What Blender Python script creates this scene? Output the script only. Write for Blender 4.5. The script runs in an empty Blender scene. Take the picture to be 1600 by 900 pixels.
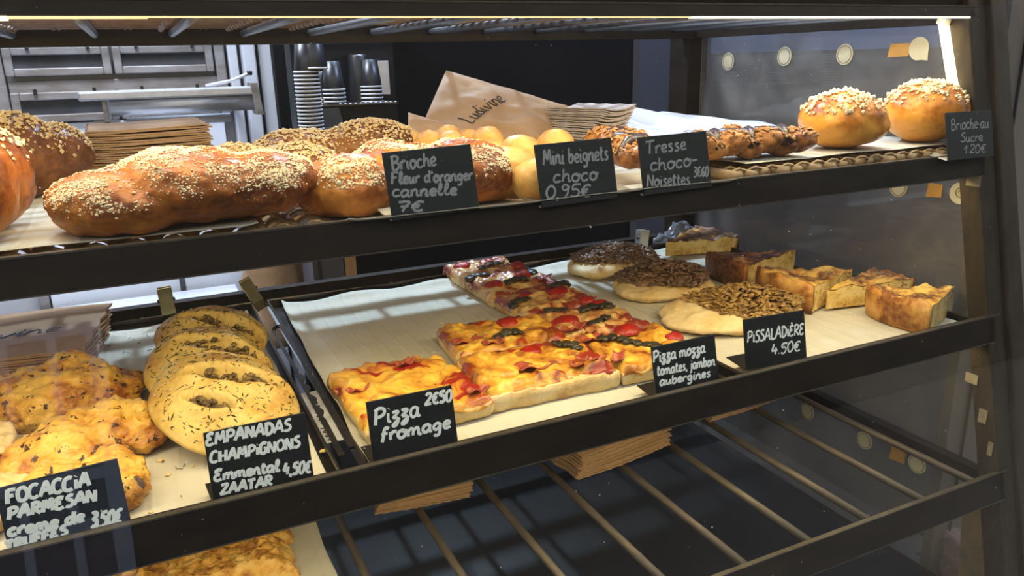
import bpy, bmesh, math, random
import numpy as np
from mathutils import Vector, Matrix, Euler, noise as mn
random.seed(7); rng = np.random.default_rng(7)
scn = bpy.context.scene
col = scn.collection
PI = math.pi

# ------------------------------------------------------------------ camera
F = 1210.0                                    # focal length in pixels of the 1600x900 frame
CZ = 1.40                                     # eye height
M = np.array([[0.90212534, -0.14238769, 0.40730286],
              [-0.43082378, -0.24544804, 0.86841588],
              [-0.02368005, -0.95889572, -0.2827689]])
cd = bpy.data.cameras.new('camera'); cam = bpy.data.objects.new('camera', cd); col.objects.link(cam)
cd.sensor_width = 36.0; cd.lens = F / 1600 * 36; cd.clip_start = 0.02; cd.clip_end = 60
rt = M @ np.array([1, 0, 0]); up = M @ np.array([0, -1, 0]); fw = M @ np.array([0, 0, 1])
cam.matrix_world = Matrix([[rt[0], up[0], -fw[0], 0], [rt[1], up[1], -fw[1], 0], [rt[2], up[2], -fw[2], CZ], [0, 0, 0, 1]])
scn.camera = cam
# ------------------------------------------------------------------ exposure, sky
vs = scn.view_settings; vs.view_transform = 'Standard'; vs.look = 'None'; vs.gamma = 1; vs.exposure = 0.0
try: vs.use_curve_mapping = False
except Exception: pass
w = bpy.data.worlds.new('sky'); scn.world = w; w.use_nodes = True
w.node_tree.nodes['Background'].inputs[0].default_value = (1.0, 0.95, 0.88, 1)
w.node_tree.nodes['Background'].inputs[1].default_value = 2.0
# ------------------------------------------------------------------ lamps
WARM = (1.0, 0.765, 0.41)
def area(name, loc, direction, sx, sy, power, color, spread=PI):
    l = bpy.data.lights.new(name, 'AREA'); l.shape = 'RECTANGLE'; l.size = sx; l.size_y = sy
    l.energy = power; l.color = color; l.spread = spread
    o = bpy.data.objects.new(name, l); col.objects.link(o); o.location = loc
    o.rotation_euler = Vector(direction).to_track_quat('-Z', 'Y').to_euler()
    return o
area('led_light', (0.2, 0.722, 1.434), (0, 0.6, -1), 1.56, 0.008, 4.2, WARM)
area('led_light', (0.2, 0.690, 1.236), (0, 0.28, -1), 1.56, 0.008, 3.7, WARM)
area('led_light', (0.2, 0.640, 1.012), (0, 0.25, -1), 1.56, 0.008, 2.6, WARM)
area('spot_lamp', (0.80, 2.25, 2.62), (-0.30, -1.05, -1.45), 0.08, 0.08, 22, (0.58, 0.77, 1.0), 2.0)
area('back_fill_light', (-0.25, 1.75, 2.68), (0, 0.12, -1), 0.6, 0.3, 58, (0.84, 0.88, 1.0))  # unseen fill lamp, added to brighten the background behind the case
area('side_fill_light', (1.45, 1.3, 2.68), (0.3, 0.2, -1), 0.5, 0.5, 46, (0.55, 0.68, 1.0))  # unseen fill lamp, added to light the room beyond the side pane

# ------------------------------------------------------------------ geometry of the photograph
def ray(px, py): return M @ np.array([px - 800.0, py - 450.0, F])
def at(px, py, z):
    d = ray(px, py); t = (z - CZ) / d[2]; return Vector((d[0] * t, d[1] * t, z))
def aty(px, py, y):
    d = ray(px, py); t = y / d[1]; return Vector((d[0] * t, y, CZ + d[2] * t))
def atx(px, py, x):
    d = ray(px, py); t = x / d[0]; return Vector((x, d[1] * t, CZ + d[2] * t))
KS = 0.22047                                   # slope of the case's front
def fy(z, off=0): return 0.62125 + off + KS * (z - 1.05)
def front(px, py, off=0):
    d = ray(px, py); t = (0.62125 + off + KS * (CZ - 1.05)) / (d[1] - KS * d[2])
    return Vector((d[0] * t, d[1] * t, CZ + d[2] * t))

# ------------------------------------------------------------------ materials
def new_mat(name):
    m = bpy.data.materials.new(name); m.use_nodes = True
    nt = m.node_tree; return m, nt, nt.nodes['Principled BSDF']
def N(nt, typ, **kw):
    n = nt.nodes.new(typ)
    for k, v in kw.items():
        if k.startswith('i_'):
            key = k[2:]; key = int(key) if key.isdigit() else key.replace('_', ' ')
            n.inputs[key].default_value = v
        else: setattr(n, k, v)
    return n
def c4(c): return (c[0], c[1], c[2], 1)
def srgb(r, g, b):
    f = lambda v: (v / 255 / 12.92) if v / 255 <= 0.04045 else ((v / 255 + 0.055) / 1.055) ** 2.4
    return (f(r), f(g), f(b))
def coords(nt, scale=1.0, stretch=None):
    tc = N(nt, 'ShaderNodeTexCoord'); mp = N(nt, 'ShaderNodeMapping')
    s = stretch or (1, 1, 1); mp.inputs['Scale'].default_value = [scale * k for k in s]
    nt.links.new(tc.outputs['Object'], mp.inputs['Vector']); return mp.outputs['Vector']
def noise_tex(nt, vec, scale, detail=4, rough=0.6, dist=0.0):
    n = N(nt, 'ShaderNodeTexNoise'); n.inputs['Scale'].default_value = scale; n.inputs['Detail'].default_value = detail
    n.inputs['Roughness'].default_value = rough; n.inputs['Distortion'].default_value = dist
    nt.links.new(vec, n.inputs['Vector']); return n.outputs['Fac']
def ramp(nt, fac, stops, interp='LINEAR'):
    r = N(nt, 'ShaderNodeValToRGB'); cr = r.color_ramp; cr.interpolation = interp
    while len(cr.elements) < len(stops): cr.elements.new(0.5)
    for e, (p, c) in zip(cr.elements, stops): e.position = p; e.color = c4(c) if len(c) == 3 else c
    nt.links.new(fac, r.inputs[0]); return r.outputs[0]
def mix(nt, fac, a, b, typ='MIX'):
    n = N(nt, 'ShaderNodeMix', data_type='RGBA', blend_type=typ)
    for k, v in ((0, fac), (6, a), (7, b)):
        if isinstance(v, (int, float)): n.inputs[k].default_value = v
        elif isinstance(v, tuple): n.inputs[k].default_value = c4(v)
        else: nt.links.new(v, n.inputs[k])
    return n.outputs[2]
def bump(nt, bs, fac, strength=0.4, dist=0.002):
    b = N(nt, 'ShaderNodeBump'); b.inputs['Strength'].default_value = strength; b.inputs['Distance'].default_value = dist
    nt.links.new(fac, b.inputs['Height']); nt.links.new(b.outputs[0], bs.inputs['Normal'])
def plain(name, c, rough=0.5, metal=0.0, c2=None, scale=20, stretch=None, bmp=0.0, bscale=None, spec=0.5, detail=4):
    m, nt, bs = new_mat(name); v = coords(nt, 1, stretch)
    bs.inputs['Roughness'].default_value = rough; bs.inputs['Metallic'].default_value = metal
    bs.inputs['Specular IOR Level'].default_value = spec
    f = noise_tex(nt, v, scale, detail)
    nt.links.new(ramp(nt, f, [(0.32, c), (0.68, c2 or tuple(k * 0.8 for k in c))]), bs.inputs['Base Color'])
    if bmp: bump(nt, bs, noise_tex(nt, v, bscale or scale * 3, 5), bmp)
    return m
def bread(name, pale, mid, dark, scale=9, fine=160, rough=0.5, lo=0.36, md=0.5, hi=0.66, zpale=0.0, bmp=0.35, sss=0.0, specks=None, speck_scale=230, speck_thr=0.70, spec=0.35):
    """baked dough: pale, golden and brown patches; zpale keeps the foot of the loaf pale; specks are herbs and burnt cheese"""
    m, nt, bs = new_mat(name); v = coords(nt)
    f = noise_tex(nt, v, scale, 5, 0.6, 0.4)
    if zpale:
        sep = N(nt, 'ShaderNodeSeparateXYZ'); nt.links.new(v, sep.inputs[0])
        mr = N(nt, 'ShaderNodeMapRange'); nt.links.new(sep.outputs[2], mr.inputs[0])
        mr.inputs[1].default_value = 0; mr.inputs[2].default_value = zpale; mr.inputs[3].default_value = -0.22; mr.inputs[4].default_value = 0.06
        ad = N(nt, 'ShaderNodeMath', operation='ADD'); nt.links.new(f, ad.inputs[0]); nt.links.new(mr.outputs[0], ad.inputs[1]); f = ad.outputs[0]
    lo, md, hi = [0.5 + (q - 0.5) * 0.68 for q in (lo, md, hi)]
    c = ramp(nt, f, [(lo, pale), (md, mid), (hi, dark)])
    g = noise_tex(nt, v, fine, 3)
    c = mix(nt, ramp(nt, g, [(0.4, (0, 0, 0)), (0.75, (0.3, 0.3, 0.3))]), c, tuple(min(1, k * 1.5) for k in pale))
    if specks:
        s = noise_tex(nt, v, speck_scale, 2); s2 = noise_tex(nt, v, 25, 2)
        mu = N(nt, 'ShaderNodeMath', operation='MULTIPLY_ADD'); nt.links.new(s2, mu.inputs[0]); mu.inputs[1].default_value = 0.25; nt.links.new(s, mu.inputs[2])
        c = mix(nt, ramp(nt, mu.outputs[0], [(speck_thr, (0, 0, 0)), (speck_thr + 0.04, (1, 1, 1))]), c, specks)
    nt.links.new(c, bs.inputs['Base Color']); bs.inputs['Roughness'].default_value = rough
    bs.inputs['Specular IOR Level'].default_value = spec
    if sss: bs.inputs['Subsurface Weight'].default_value = sss; bs.inputs['Subsurface Radius'].default_value = (0.012, 0.006, 0.003); bs.inputs['Subsurface Scale'].default_value = 0.5
    h = N(nt, 'ShaderNodeMath', operation='ADD'); nt.links.new(g, h.inputs[0]); nt.links.new(noise_tex(nt, v, fine * 0.25, 4), h.inputs[1])
    bump(nt, bs, h.outputs[0], bmp, 0.0018); return m
def glass(name, dirt=0.03, dirt_scale=3, tint=(0.93, 0.96, 0.97), dirt_col=(0.75, 0.78, 0.8), ior=1.45):
    m = bpy.data.materials.new(name); m.use_nodes = True; nt = m.node_tree; nt.nodes.remove(nt.nodes['Principled BSDF'])
    out = nt.nodes['Material Output']; v = coords(nt)
    tr = N(nt, 'ShaderNodeBsdfTransparent'); tr.inputs[0].default_value = c4(tint)
    gl = N(nt, 'ShaderNodeBsdfGlossy'); gl.inputs[1].default_value = 0.0
    lw = N(nt, 'ShaderNodeLayerWeight'); lw.inputs[0].default_value = 0.5
    pw = N(nt, 'ShaderNodeMath', operation='POWER'); nt.links.new(lw.outputs['Facing'], pw.inputs[0]); pw.inputs[1].default_value = 5.0
    fr = N(nt, 'ShaderNodeMath', operation='MULTIPLY_ADD'); nt.links.new(pw.outputs[0], fr.inputs[0]); fr.inputs[1].default_value = 0.6; fr.inputs[2].default_value = 0.028
    m1 = N(nt, 'ShaderNodeMixShader'); nt.links.new(fr.outputs[0], m1.inputs[0]); nt.links.new(tr.outputs[0], m1.inputs[1]); nt.links.new(gl.outputs[0], m1.inputs[2])
    df = N(nt, 'ShaderNodeBsdfDiffuse'); df.inputs[0].default_value = c4(dirt_col)
    f = noise_tex(nt, v, dirt_scale, 6, 0.7, 1.0); sp = noise_tex(nt, v, 190, 1)
    a = ramp(nt, f, [(0.35, (dirt * 0.35,) * 3), (0.75, (dirt * 1.8,) * 3)])
    b = ramp(nt, sp, [(0.80, (0, 0, 0)), (0.83, (0.5, 0.5, 0.5))])
    mx = mix(nt, 1.0, a, b, 'ADD')
    m2 = N(nt, 'ShaderNodeMixShader'); nt.links.new(mx, m2.inputs[0]); nt.links.new(m1.outputs[0], m2.inputs[1]); nt.links.new(df.outputs[0], m2.inputs[2])
    nt.links.new(m2.outputs[0], out.inputs[0]); return m
def emit(name, c, s):
    m, nt, bs = new_mat(name); bs.inputs['Emission Color'].default_value = c4(c); bs.inputs['Emission Strength'].default_value = s
    bs.inputs['Base Color'].default_value = c4(c); return m

MT = {}
MT['frame'] = plain('dark_iron', (0.013, 0.0095, 0.007), 0.46, 0.1, (0.024, 0.017, 0.0125), 14, (1, 1, 4), 0.15, 60, spec=0.14)
MT['post'] = plain('brown_iron_post', (0.034, 0.025, 0.017), 0.5, 0.1, (0.055, 0.042, 0.030), 14, (4, 4, 1), 0.15, 60, spec=0.15)
MT['railtop'] = plain('worn_lit_iron_edge', (0.16, 0.14, 0.11), 0.35, 0.7, (0.09, 0.075, 0.06), 40)  # wear on the rail tops, painted lit line on the rail bottoms
MT['rod'] = plain('rusty_rod', (0.11, 0.085, 0.055), 0.5, 0.35, (0.055, 0.040, 0.028), 60, (1, 0.25, 1), 0.3, 200)
MT['roofrod'] = plain('grey_steel_rod', (0.20, 0.20, 0.21), 0.35, 0.8, (0.13, 0.13, 0.14), 60, (1, 0.25, 1), 0.2, 200)
MT['panel'] = plain('brushed_dark_steel', (0.026, 0.024, 0.0225), 0.28, 0.6, (0.018, 0.0165, 0.0155), 30, (8, 0.4, 1), 0.03, 40)
MT['tray'] = plain('black_baking_tray', (0.020, 0.018, 0.017), 0.33, 0.6, (0.035, 0.03, 0.027), 30, None, 0.1)
MT['front_glass'] = glass('front_glass', 0.0018, 2.5)
MT['side_glass'] = glass('side_glass', 0.105, 2.2, (0.80, 0.81, 0.82), (0.78, 0.72, 0.64))
MT['led'] = emit('led_glow', (1.0, 0.86, 0.55), 7)
MT['led_dim'] = emit('led_glow_dim', (1.0, 0.72, 0.34), 1.1)
MT['sticker'] = plain('cream_sticker', (0.62, 0.58, 0.42), 0.6, 0, (0.55, 0.50, 0.34), 30)
MT['orange_sticker'] = plain('orange_sticker', (0.55, 0.30, 0.07), 0.6, 0, (0.42, 0.22, 0.05), 50)
MT['tape'] = plain('yellowed_tape', (0.27, 0.23, 0.155), 0.5, 0, (0.16, 0.135, 0.09), 60)
MT['ink'] = plain('black_ink', (0.012, 0.012, 0.012), 0.5)
MT['board'] = plain('slate_board', (0.009, 0.010, 0.010), 0.5, 0, (0.016, 0.017, 0.017), 30, spec=0.35)
MT['boardfoot'] = plain('sign_foot_plastic', (0.50, 0.48, 0.42), 0.3, 0, (0.42, 0.40, 0.35), 10)
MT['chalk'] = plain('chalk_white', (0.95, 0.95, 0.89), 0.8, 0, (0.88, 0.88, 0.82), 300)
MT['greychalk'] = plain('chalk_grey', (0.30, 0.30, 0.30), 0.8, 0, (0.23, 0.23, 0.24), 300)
def paper_mat(name, c, c2, pleat=0.0):
    m, nt, bs = new_mat(name); v = coords(nt)
    nt.links.new(ramp(nt, noise_tex(nt, v, 14, 4), [(0.3, c), (0.7, c2)]), bs.inputs['Base Color'])
    bs.inputs['Roughness'].default_value = 0.6; bs.inputs['Specular IOR Level'].default_value = 0.12
    h = noise_tex(nt, v, 22, 4, 0.5, 1.5)
    if pleat:
        wv = N(nt, 'ShaderNodeTexWave'); wv.inputs['Scale'].default_value = 14; wv.inputs['Distortion'].default_value = 2.2; wv.inputs['Detail'].default_value = 2; wv.inputs['Detail Scale'].default_value = 0.6
        nt.links.new(v, wv.inputs['Vector'])
        pk = N(nt, 'ShaderNodeMath', operation='POWER'); nt.links.new(wv.outputs['Fac'], pk.inputs[0]); pk.inputs[1].default_value = 9
        ad = N(nt, 'ShaderNodeMath', operation='MULTIPLY_ADD'); nt.links.new(pk.outputs[0], ad.inputs[0]); ad.inputs[1].default_value = pleat; nt.links.new(h, ad.inputs[2]); h = ad.outputs[0]
    bump(nt, bs, h, 0.30, 0.006); return m
MT['paper'] = paper_mat('greaseproof_paper', (0.60, 0.56, 0.46), (0.52, 0.48, 0.38), 0.35)
MT['kraft'] = paper_mat('kraft_paper', (0.40, 0.26, 0.155), (0.34, 0.215, 0.125))
MT['kraftb'] = paper_mat('kraft_paper_light', (0.42, 0.265, 0.15), (0.35, 0.22, 0.125))
MT['napkin'] = paper_mat('napkin_paper', (0.48, 0.40, 0.34), (0.40, 0.33, 0.28))
MT['wicker'] = plain('wicker_cane', (0.36, 0.24, 0.11), 0.45, 0, (0.22, 0.13, 0.055), 60, None, 0.3)
MT['roofwicker'] = plain('brown_wicker_cane', (0.26, 0.15, 0.075), 0.5, 0, (0.15, 0.08, 0.04), 60, None, 0.3)
# doughs
MT['brioche'] = bread('brioche_crust', (0.50, 0.19, 0.030), (0.34, 0.095, 0.014), (0.15, 0.035, 0.008), 11, zpale=0.025, rough=0.42, spec=0.3)
MT['brioche_dark'] = bread('dark_brioche_crust', (0.22, 0.085, 0.020), (0.12, 0.04, 0.012), (0.055, 0.018, 0.007), 12, rough=0.42, spec=0.3)
MT['bun'] = bread('sugar_bun_crust', (0.68, 0.31, 0.045), (0.47, 0.15, 0.016), (0.23, 0.055, 0.008), 14, zpale=0.05, rough=0.32, bmp=0.15, spec=0.4)
MT['sugar'] = plain('pearl_sugar', (0.80, 0.68, 0.46), 0.55, 0, (0.70, 0.56, 0.34), 90)
MT['sesame'] = plain('pale_seed', (0.62, 0.46, 0.24), 0.55, 0, (0.48, 0.33, 0.15), 200)
MT['nuts'] = plain('chopped_hazelnut', (0.52, 0.27, 0.075), 0.6, 0, (0.26, 0.10, 0.03), 200)
MT['choco'] = plain('dark_chocolate', (0.030, 0.014, 0.009), 0.35, 0, (0.05, 0.022, 0.012), 80)
MT['beignet'] = bread('beignet_dough', (0.66, 0.38, 0.11), (0.56, 0.28, 0.065), (0.40, 0.15, 0.03), 14, rough=0.5, bmp=0.15)
MT['tresse'] = bread('braid_crust', (0.46, 0.20, 0.05), (0.28, 0.10, 0.022), (0.11, 0.035, 0.010), 25, rough=0.4)
MT['focaccia'] = bread('cheese_focaccia', (0.70, 0.44, 0.10), (0.62, 0.32, 0.045), (0.34, 0.10, 0.018), 24, lo=0.38, md=0.52, hi=0.68, rough=0.38, specks=(0.07, 0.035, 0.02), speck_scale=110, speck_thr=0.735, bmp=0.7)
MT['focaccia_pale'] = bread('pale_focaccia', (0.74, 0.55, 0.30), (0.70, 0.47, 0.20), (0.50, 0.26, 0.07), 14, lo=0.4, md=0.58, hi=0.75, rough=0.5, bmp=0.3)
MT['empanada'] = bread('herbed_dough', (0.62, 0.45, 0.15), (0.54, 0.36, 0.09), (0.42, 0.20, 0.035), 16, lo=0.38, md=0.55, hi=0.72, rough=0.55, specks=(0.07, 0.065, 0.02), speck_scale=210, speck_thr=0.785, bmp=0.4)
MT['mushroom'] = plain('mushroom_filling', (0.045, 0.024, 0.010), 0.5, 0, (0.26, 0.17, 0.05), 90, None, 0.6)
MT['dough'] = bread('pizza_dough', (0.72, 0.56, 0.30), (0.66, 0.46, 0.20), (0.42, 0.20, 0.06), 15, lo=0.42, md=0.58, hi=0.78, rough=0.65, bmp=0.5)
MT['onion_dough'] = bread('flatbread_dough', (0.70, 0.53, 0.28), (0.66, 0.45, 0.19), (0.52, 0.27, 0.08), 14, lo=0.42, md=0.6, hi=0.8, rough=0.6, bmp=0.3)
def pizza_top(name, golden, dark, sauce=(0.30, 0.028, 0.010), cheese=(0.80, 0.46, 0.09), thr=0.56):
    m, nt, bs = new_mat(name); v = coords(nt)
    f = noise_tex(nt, v, 19, 6, 0.58, 1.2); g = noise_tex(nt, v, 22, 4, 0.55, 0.8)
    c = ramp(nt, f, [(0.37, cheese), (0.47, golden), (0.55, tuple(a * .5 + b * .5 for a, b in zip(golden, dark))), (0.605, dark)])
    c = mix(nt, ramp(nt, g, [(thr, (0, 0, 0)), (thr + 0.05, (1, 1, 1))]), c, sauce)
    nt.links.new(c, bs.inputs['Base Color']); bs.inputs['Roughness'].default_value = 0.32
    bump(nt, bs, noise_tex(nt, v, 60, 5, 0.6, 0.6), 0.4, 0.003); return m
MT['pz_gold'] = pizza_top('baked_mozzarella', (0.60, 0.27, 0.030), (0.17, 0.035, 0.009), cheese=(0.80, 0.52, 0.085), thr=0.60)
MT['pz_ham'] = pizza_top('tomato_mozzarella', (0.56, 0.28, 0.08), (0.30, 0.085, 0.03), (0.24, 0.035, 0.018), (0.74, 0.53, 0.22), 0.525)
MT['pz_cheese'] = pizza_top('melted_cheese', (0.68, 0.37, 0.045), (0.46, 0.16, 0.02), (0.30, 0.018, 0.008), (0.82, 0.55, 0.09), 0.565)
MT['tomato'] = plain('baked_tomato', (0.42, 0.022, 0.008), 0.25, 0, (0.24, 0.012, 0.006), 80, None, 0.9, 150)
MT['aubergine'] = plain('grilled_aubergine', (0.020, 0.017, 0.010), 0.35, 0, (0.060, 0.050, 0.025), 60, None, 0.6, 120)
MT['ham'] = plain('ham_strip', (0.42, 0.10, 0.05), 0.35, 0, (0.28, 0.045, 0.025), 50, None, 0.4)
MT['onion'] = plain('caramelised_onion', (0.30, 0.18, 0.11), 0.36, 0, (0.085, 0.046, 0.028), 110, None, 0.5)
MT['onion_gold'] = plain('golden_onion', (0.44, 0.27, 0.075), 0.34, 0, (0.16, 0.075, 0.022), 60, None, 0.5)
MT['custard'] = bread('custard', (0.74, 0.55, 0.23), (0.68, 0.46, 0.14), (0.48, 0.26, 0.055), 55, rough=0.45, bmp=1.0, fine=110, specks=(0.30, 0.14, 0.04), speck_scale=90, speck_thr=0.78)
MT['flan_top'] = bread('flan_top_golden', (0.74, 0.47, 0.10), (0.50, 0.22, 0.035), (0.13, 0.04, 0.014), 24, lo=0.42, md=0.50, hi=0.60, rough=0.4)
MT['flan_top_dark'] = bread('flan_top_burnt', (0.60, 0.33, 0.07), (0.20, 0.07, 0.025), (0.060, 0.022, 0.016), 24, lo=0.32, md=0.42, hi=0.55, rough=0.45)
MT['flan_crust'] = bread('flan_pastry', (0.64, 0.35, 0.10), (0.47, 0.20, 0.04), (0.20, 0.06, 0.015), 22, lo=0.36, md=0.5, hi=0.62, rough=0.5)
MT['flan_crust_dark'] = bread('flan_pastry_dark', (0.42, 0.19, 0.05), (0.26, 0.09, 0.025), (0.08, 0.03, 0.018), 16, lo=0.36, md=0.48, hi=0.62, rough=0.5)
MT['puff'] = bread('puff_pastry', (0.70, 0.44, 0.13), (0.60, 0.31, 0.055), (0.30, 0.11, 0.02), 45, lo=0.36, md=0.5, hi=0.66, rough=0.4, bmp=0.8)
MT['crumb'] = bread('crumb', (0.78, 0.58, 0.24), (0.7, 0.46, 0.14), (0.5, 0.27, 0.06), 90)
MT['herb'] = plain('dried_herb', (0.05, 0.05, 0.016), 0.7, 0, (0.03, 0.025, 0.01), 200)
MT['steel'] = plain('bright_steel', (0.60, 0.60, 0.63), 0.34, 0.55, (0.5, 0.5, 0.53), 40, None, 0.05)
MT['brass'] = plain('brass_clip', (0.42, 0.34, 0.16), 0.25, 1.0, (0.32, 0.25, 0.11), 40)
MT['darksteel'] = plain('dark_tongs', (0.10, 0.09, 0.08), 0.3, 0.9, (0.06, 0.05, 0.045), 60)
# room
MT['white'] = plain('white_paint', (0.60, 0.61, 0.66), 0.45, 0, (0.54, 0.55, 0.60), 5)
MT['gloss_white'] = plain('white_enamel', (0.70, 0.72, 0.78), 0.25, 0, (0.66, 0.68, 0.74), 4)
MT['oldframe'] = plain('scuffed_window_frame', (0.34, 0.32, 0.32), 0.4, 0.3, (0.20, 0.17, 0.15), 12, (1, 1, 3), 0.2)
MT['darkglass'] = plain('dark_window_glass', (0.034, 0.035, 0.038), 0.30, 0, (0.075, 0.078, 0.090), 7, spec=0.25)
MT['blackwall'] = plain('black_panel', (0.004, 0.0035, 0.0035), 0.6, 0, (0.007, 0.006, 0.006), 6, spec=0.12)
MT['greywall'] = plain('grey_panel', (0.065, 0.060, 0.072), 0.5, 0, (0.055, 0.05, 0.06), 5)
MT['bluewall'] = plain('blue_grey_wall', (0.13, 0.155, 0.23), 0.6, 0, (0.12, 0.14, 0.20), 4)
MT['darkwall'] = plain('dark_wall', (0.055, 0.052, 0.052), 0.5, 0, (0.045, 0.042, 0.042), 5)
MT['pillar'] = plain('grey_metal_cladding', (0.20, 0.185, 0.175), 0.35, 0.3, (0.17, 0.155, 0.145), 4, (1, 1, 0.3))
MT['ceil'] = plain('ceiling_paint', (0.35, 0.35, 0.36), 0.8)
MT['floor'] = plain('dark_floor', (0.06, 0.055, 0.05), 0.4, 0, (0.05, 0.045, 0.04), 4)
MT['wood'] = plain('pale_wood', (0.40, 0.23, 0.09), 0.5, 0, (0.30, 0.16, 0.06), 30, (4, 4, 0.4))
MT['beige'] = plain('beige_strip', (0.20, 0.16, 0.11), 0.5)
MT['cup'] = plain('black_cup', (0.012, 0.011, 0.012), 0.35)
MT['rim'] = plain('white_cup_rim', (0.70, 0.70, 0.74), 0.4)
MT['machine'] = plain('charcoal_plastic', (0.012, 0.012, 0.014), 0.4, spec=0.2)
MT['machine2'] = plain('grey_plastic', (0.05, 0.054, 0.065), 0.4)
MT['clear'] = glass('clear_plastic', 0.12, 30, (0.9, 0.92, 0.95), (0.8, 0.82, 0.9))
MT['bluedoor'] = plain('blue_door_paint', (0.50, 0.60, 0.95), 0.5, 0, (0.42, 0.52, 0.88), 3)
MT['bluedark'] = plain('door_panel_paint', (0.12, 0.15, 0.30), 0.5, 0, (0.08, 0.10, 0.2), 3)
MT['facade'] = plain('street_facade', (0.050, 0.046, 0.042), 0.8, 0, (0.035, 0.032, 0.03), 2)
MT['street'] = plain('street_paving', (0.21, 0.20, 0.19), 0.8, 0, (0.16, 0.155, 0.15), 2)
MT['card'] = plain('orange_card', (0.62, 0.31, 0.08), 0.5, 0, (0.25, 0.19, 0.09), 22)
MT['pinkflower'] = plain('faded_pink_petals', (0.30, 0.20, 0.22), 0.7, 0, (0.2, 0.13, 0.15), 60)
MT['writing_paper'] = plain('white_label', (0.66, 0.66, 0.66), 0.6)

# ------------------------------------------------------------------ mesh helpers
class MB:
    def __init__(s): s.v = []; s.f = []; s.mi = []
    def add(s, vs, fs, mi=0):
        b = len(s.v); s.v += [tuple(p) for p in vs]; s.f += [tuple(i + b for i in f) for f in fs]; s.mi += [mi] * len(fs); return s
    def box(s, a, b, mi=0, mat=None):
        x0, y0, z0 = a; x1, y1, z1 = b
        vs = [Vector(p) for p in ((x0, y0, z0), (x1, y0, z0), (x1, y1, z0), (x0, y1, z0), (x0, y0, z1), (x1, y0, z1), (x1, y1, z1), (x0, y1, z1))]
        if mat is not None: vs = [mat @ p for p in vs]
        return s.add(vs, [(3, 2, 1, 0), (4, 5, 6, 7), (0, 1, 5, 4), (1, 2, 6, 5), (2, 3, 7, 6), (3, 0, 4, 7)], mi)
    def hexa(s, p, mi=0):            # 8 corners, bottom ring then top ring
        return s.add(p, [(3, 2, 1, 0), (4, 5, 6, 7), (0, 1, 5, 4), (1, 2, 6, 5), (2, 3, 7, 6), (3, 0, 4, 7)], mi)
    def tube(s, pts, r, n=8, mi=0, caps=True, flat=None, squash=0.75):
        pts = [Vector(p) for p in pts]; m = len(pts); rs = r if hasattr(r, '__len__') else [r] * m
        vs = []; prev = None
        for i, p in enumerate(pts):
            t = (pts[min(i + 1, m - 1)] - pts[max(i - 1, 0)])
            if t.length < 1e-9: t = Vector((0, 0, 1))
            t.normalize()
            if prev is None:
                a = Vector((0, 0, 1)) if abs(t.z) < 0.9 else Vector((1, 0, 0)); u = a.cross(t).normalized()
            else:
                u = (prev - t * prev.dot(t)); u = u.normalized() if u.length > 1e-6 else Vector((1, 0, 0))
            prev = u; q = t.cross(u)
            for k in range(n):
                a = 2 * PI * k / n
                d = u * math.cos(a) + q * math.sin(a)
                if flat is not None: d = d - flat * d.dot(flat) * squash
                vs.append(p + d * rs[i])
        fs = [(i * n + k, i * n + (k + 1) % n, (i + 1) * n + (k + 1) % n, (i + 1) * n + k) for i in range(m - 1) for k in range(n)]
        if caps: fs += [tuple(range(n - 1, -1, -1)), tuple(range((m - 1) * n, m * n))]
        return s.add(vs, fs, mi)
    def lathe(s, prof, n=24, mi=0, loc=(0, 0, 0)):
        vs = []
        for r, z in prof:
            for k in range(n): a = 2 * PI * k / n; vs.append((loc[0] + r * math.cos(a), loc[1] + r * math.sin(a), loc[2] + z))
        m = len(prof)
        fs = [(i * n + k, i * n + (k + 1) % n, (i + 1) * n + (k + 1) % n, (i + 1) * n + k) for i in range(m - 1) for k in range(n)]
        fs += [tuple(range(n - 1, -1, -1)), tuple(range((m - 1) * n, m * n))]
        return s.add(vs, fs, mi)
    def build(s, name, mat, parent=None, smooth=False, bevel=0.0):
        me = bpy.data.meshes.new(name); me.from_pydata(s.v, [], s.f)
        mats = mat if isinstance(mat, (list, tuple)) else [mat]
        for m in mats: me.materials.append(m)
        if len(mats) > 1: me.polygons.foreach_set('material_index', s.mi)
        if smooth: me.polygons.foreach_set('use_smooth', [True] * len(me.polygons))
        o = bpy.data.objects.new(name, me); col.objects.link(o)
        if bevel:
            b = o.modifiers.new('bevel', 'BEVEL'); b.width = bevel; b.segments = 2; b.limit_method = 'ANGLE'
        if parent is not None: o.parent = parent
        me.update(); return o
def tag(o, label=None, cat=None, group=None, kind=None):
    if label: o['label'] = label
    if cat: o['category'] = cat
    if group: o['group'] = group
    if kind: o['kind'] = kind
    return o
def thing(name, label, cat, loc=(0, 0, 0), rz=0.0, group=None):
    o = bpy.data.objects.new(name, None); o.empty_display_size = 0.03; col.objects.link(o); o.location = loc; o.rotation_euler = (0, 0, rz)
    return tag(o, label, cat, group)
def struct(o): o['kind'] = 'structure'; return o
def copy_tree(o, parent=None):
    c = o.copy(); col.objects.link(c)
    if parent is not None: c.parent = parent
    for ch in list(o.children): copy_tree(ch, c)
    return c
def fbm(p, s, o=4): return mn.fractal(Vector(p) * s, 1.0, 2.0, o)
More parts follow.
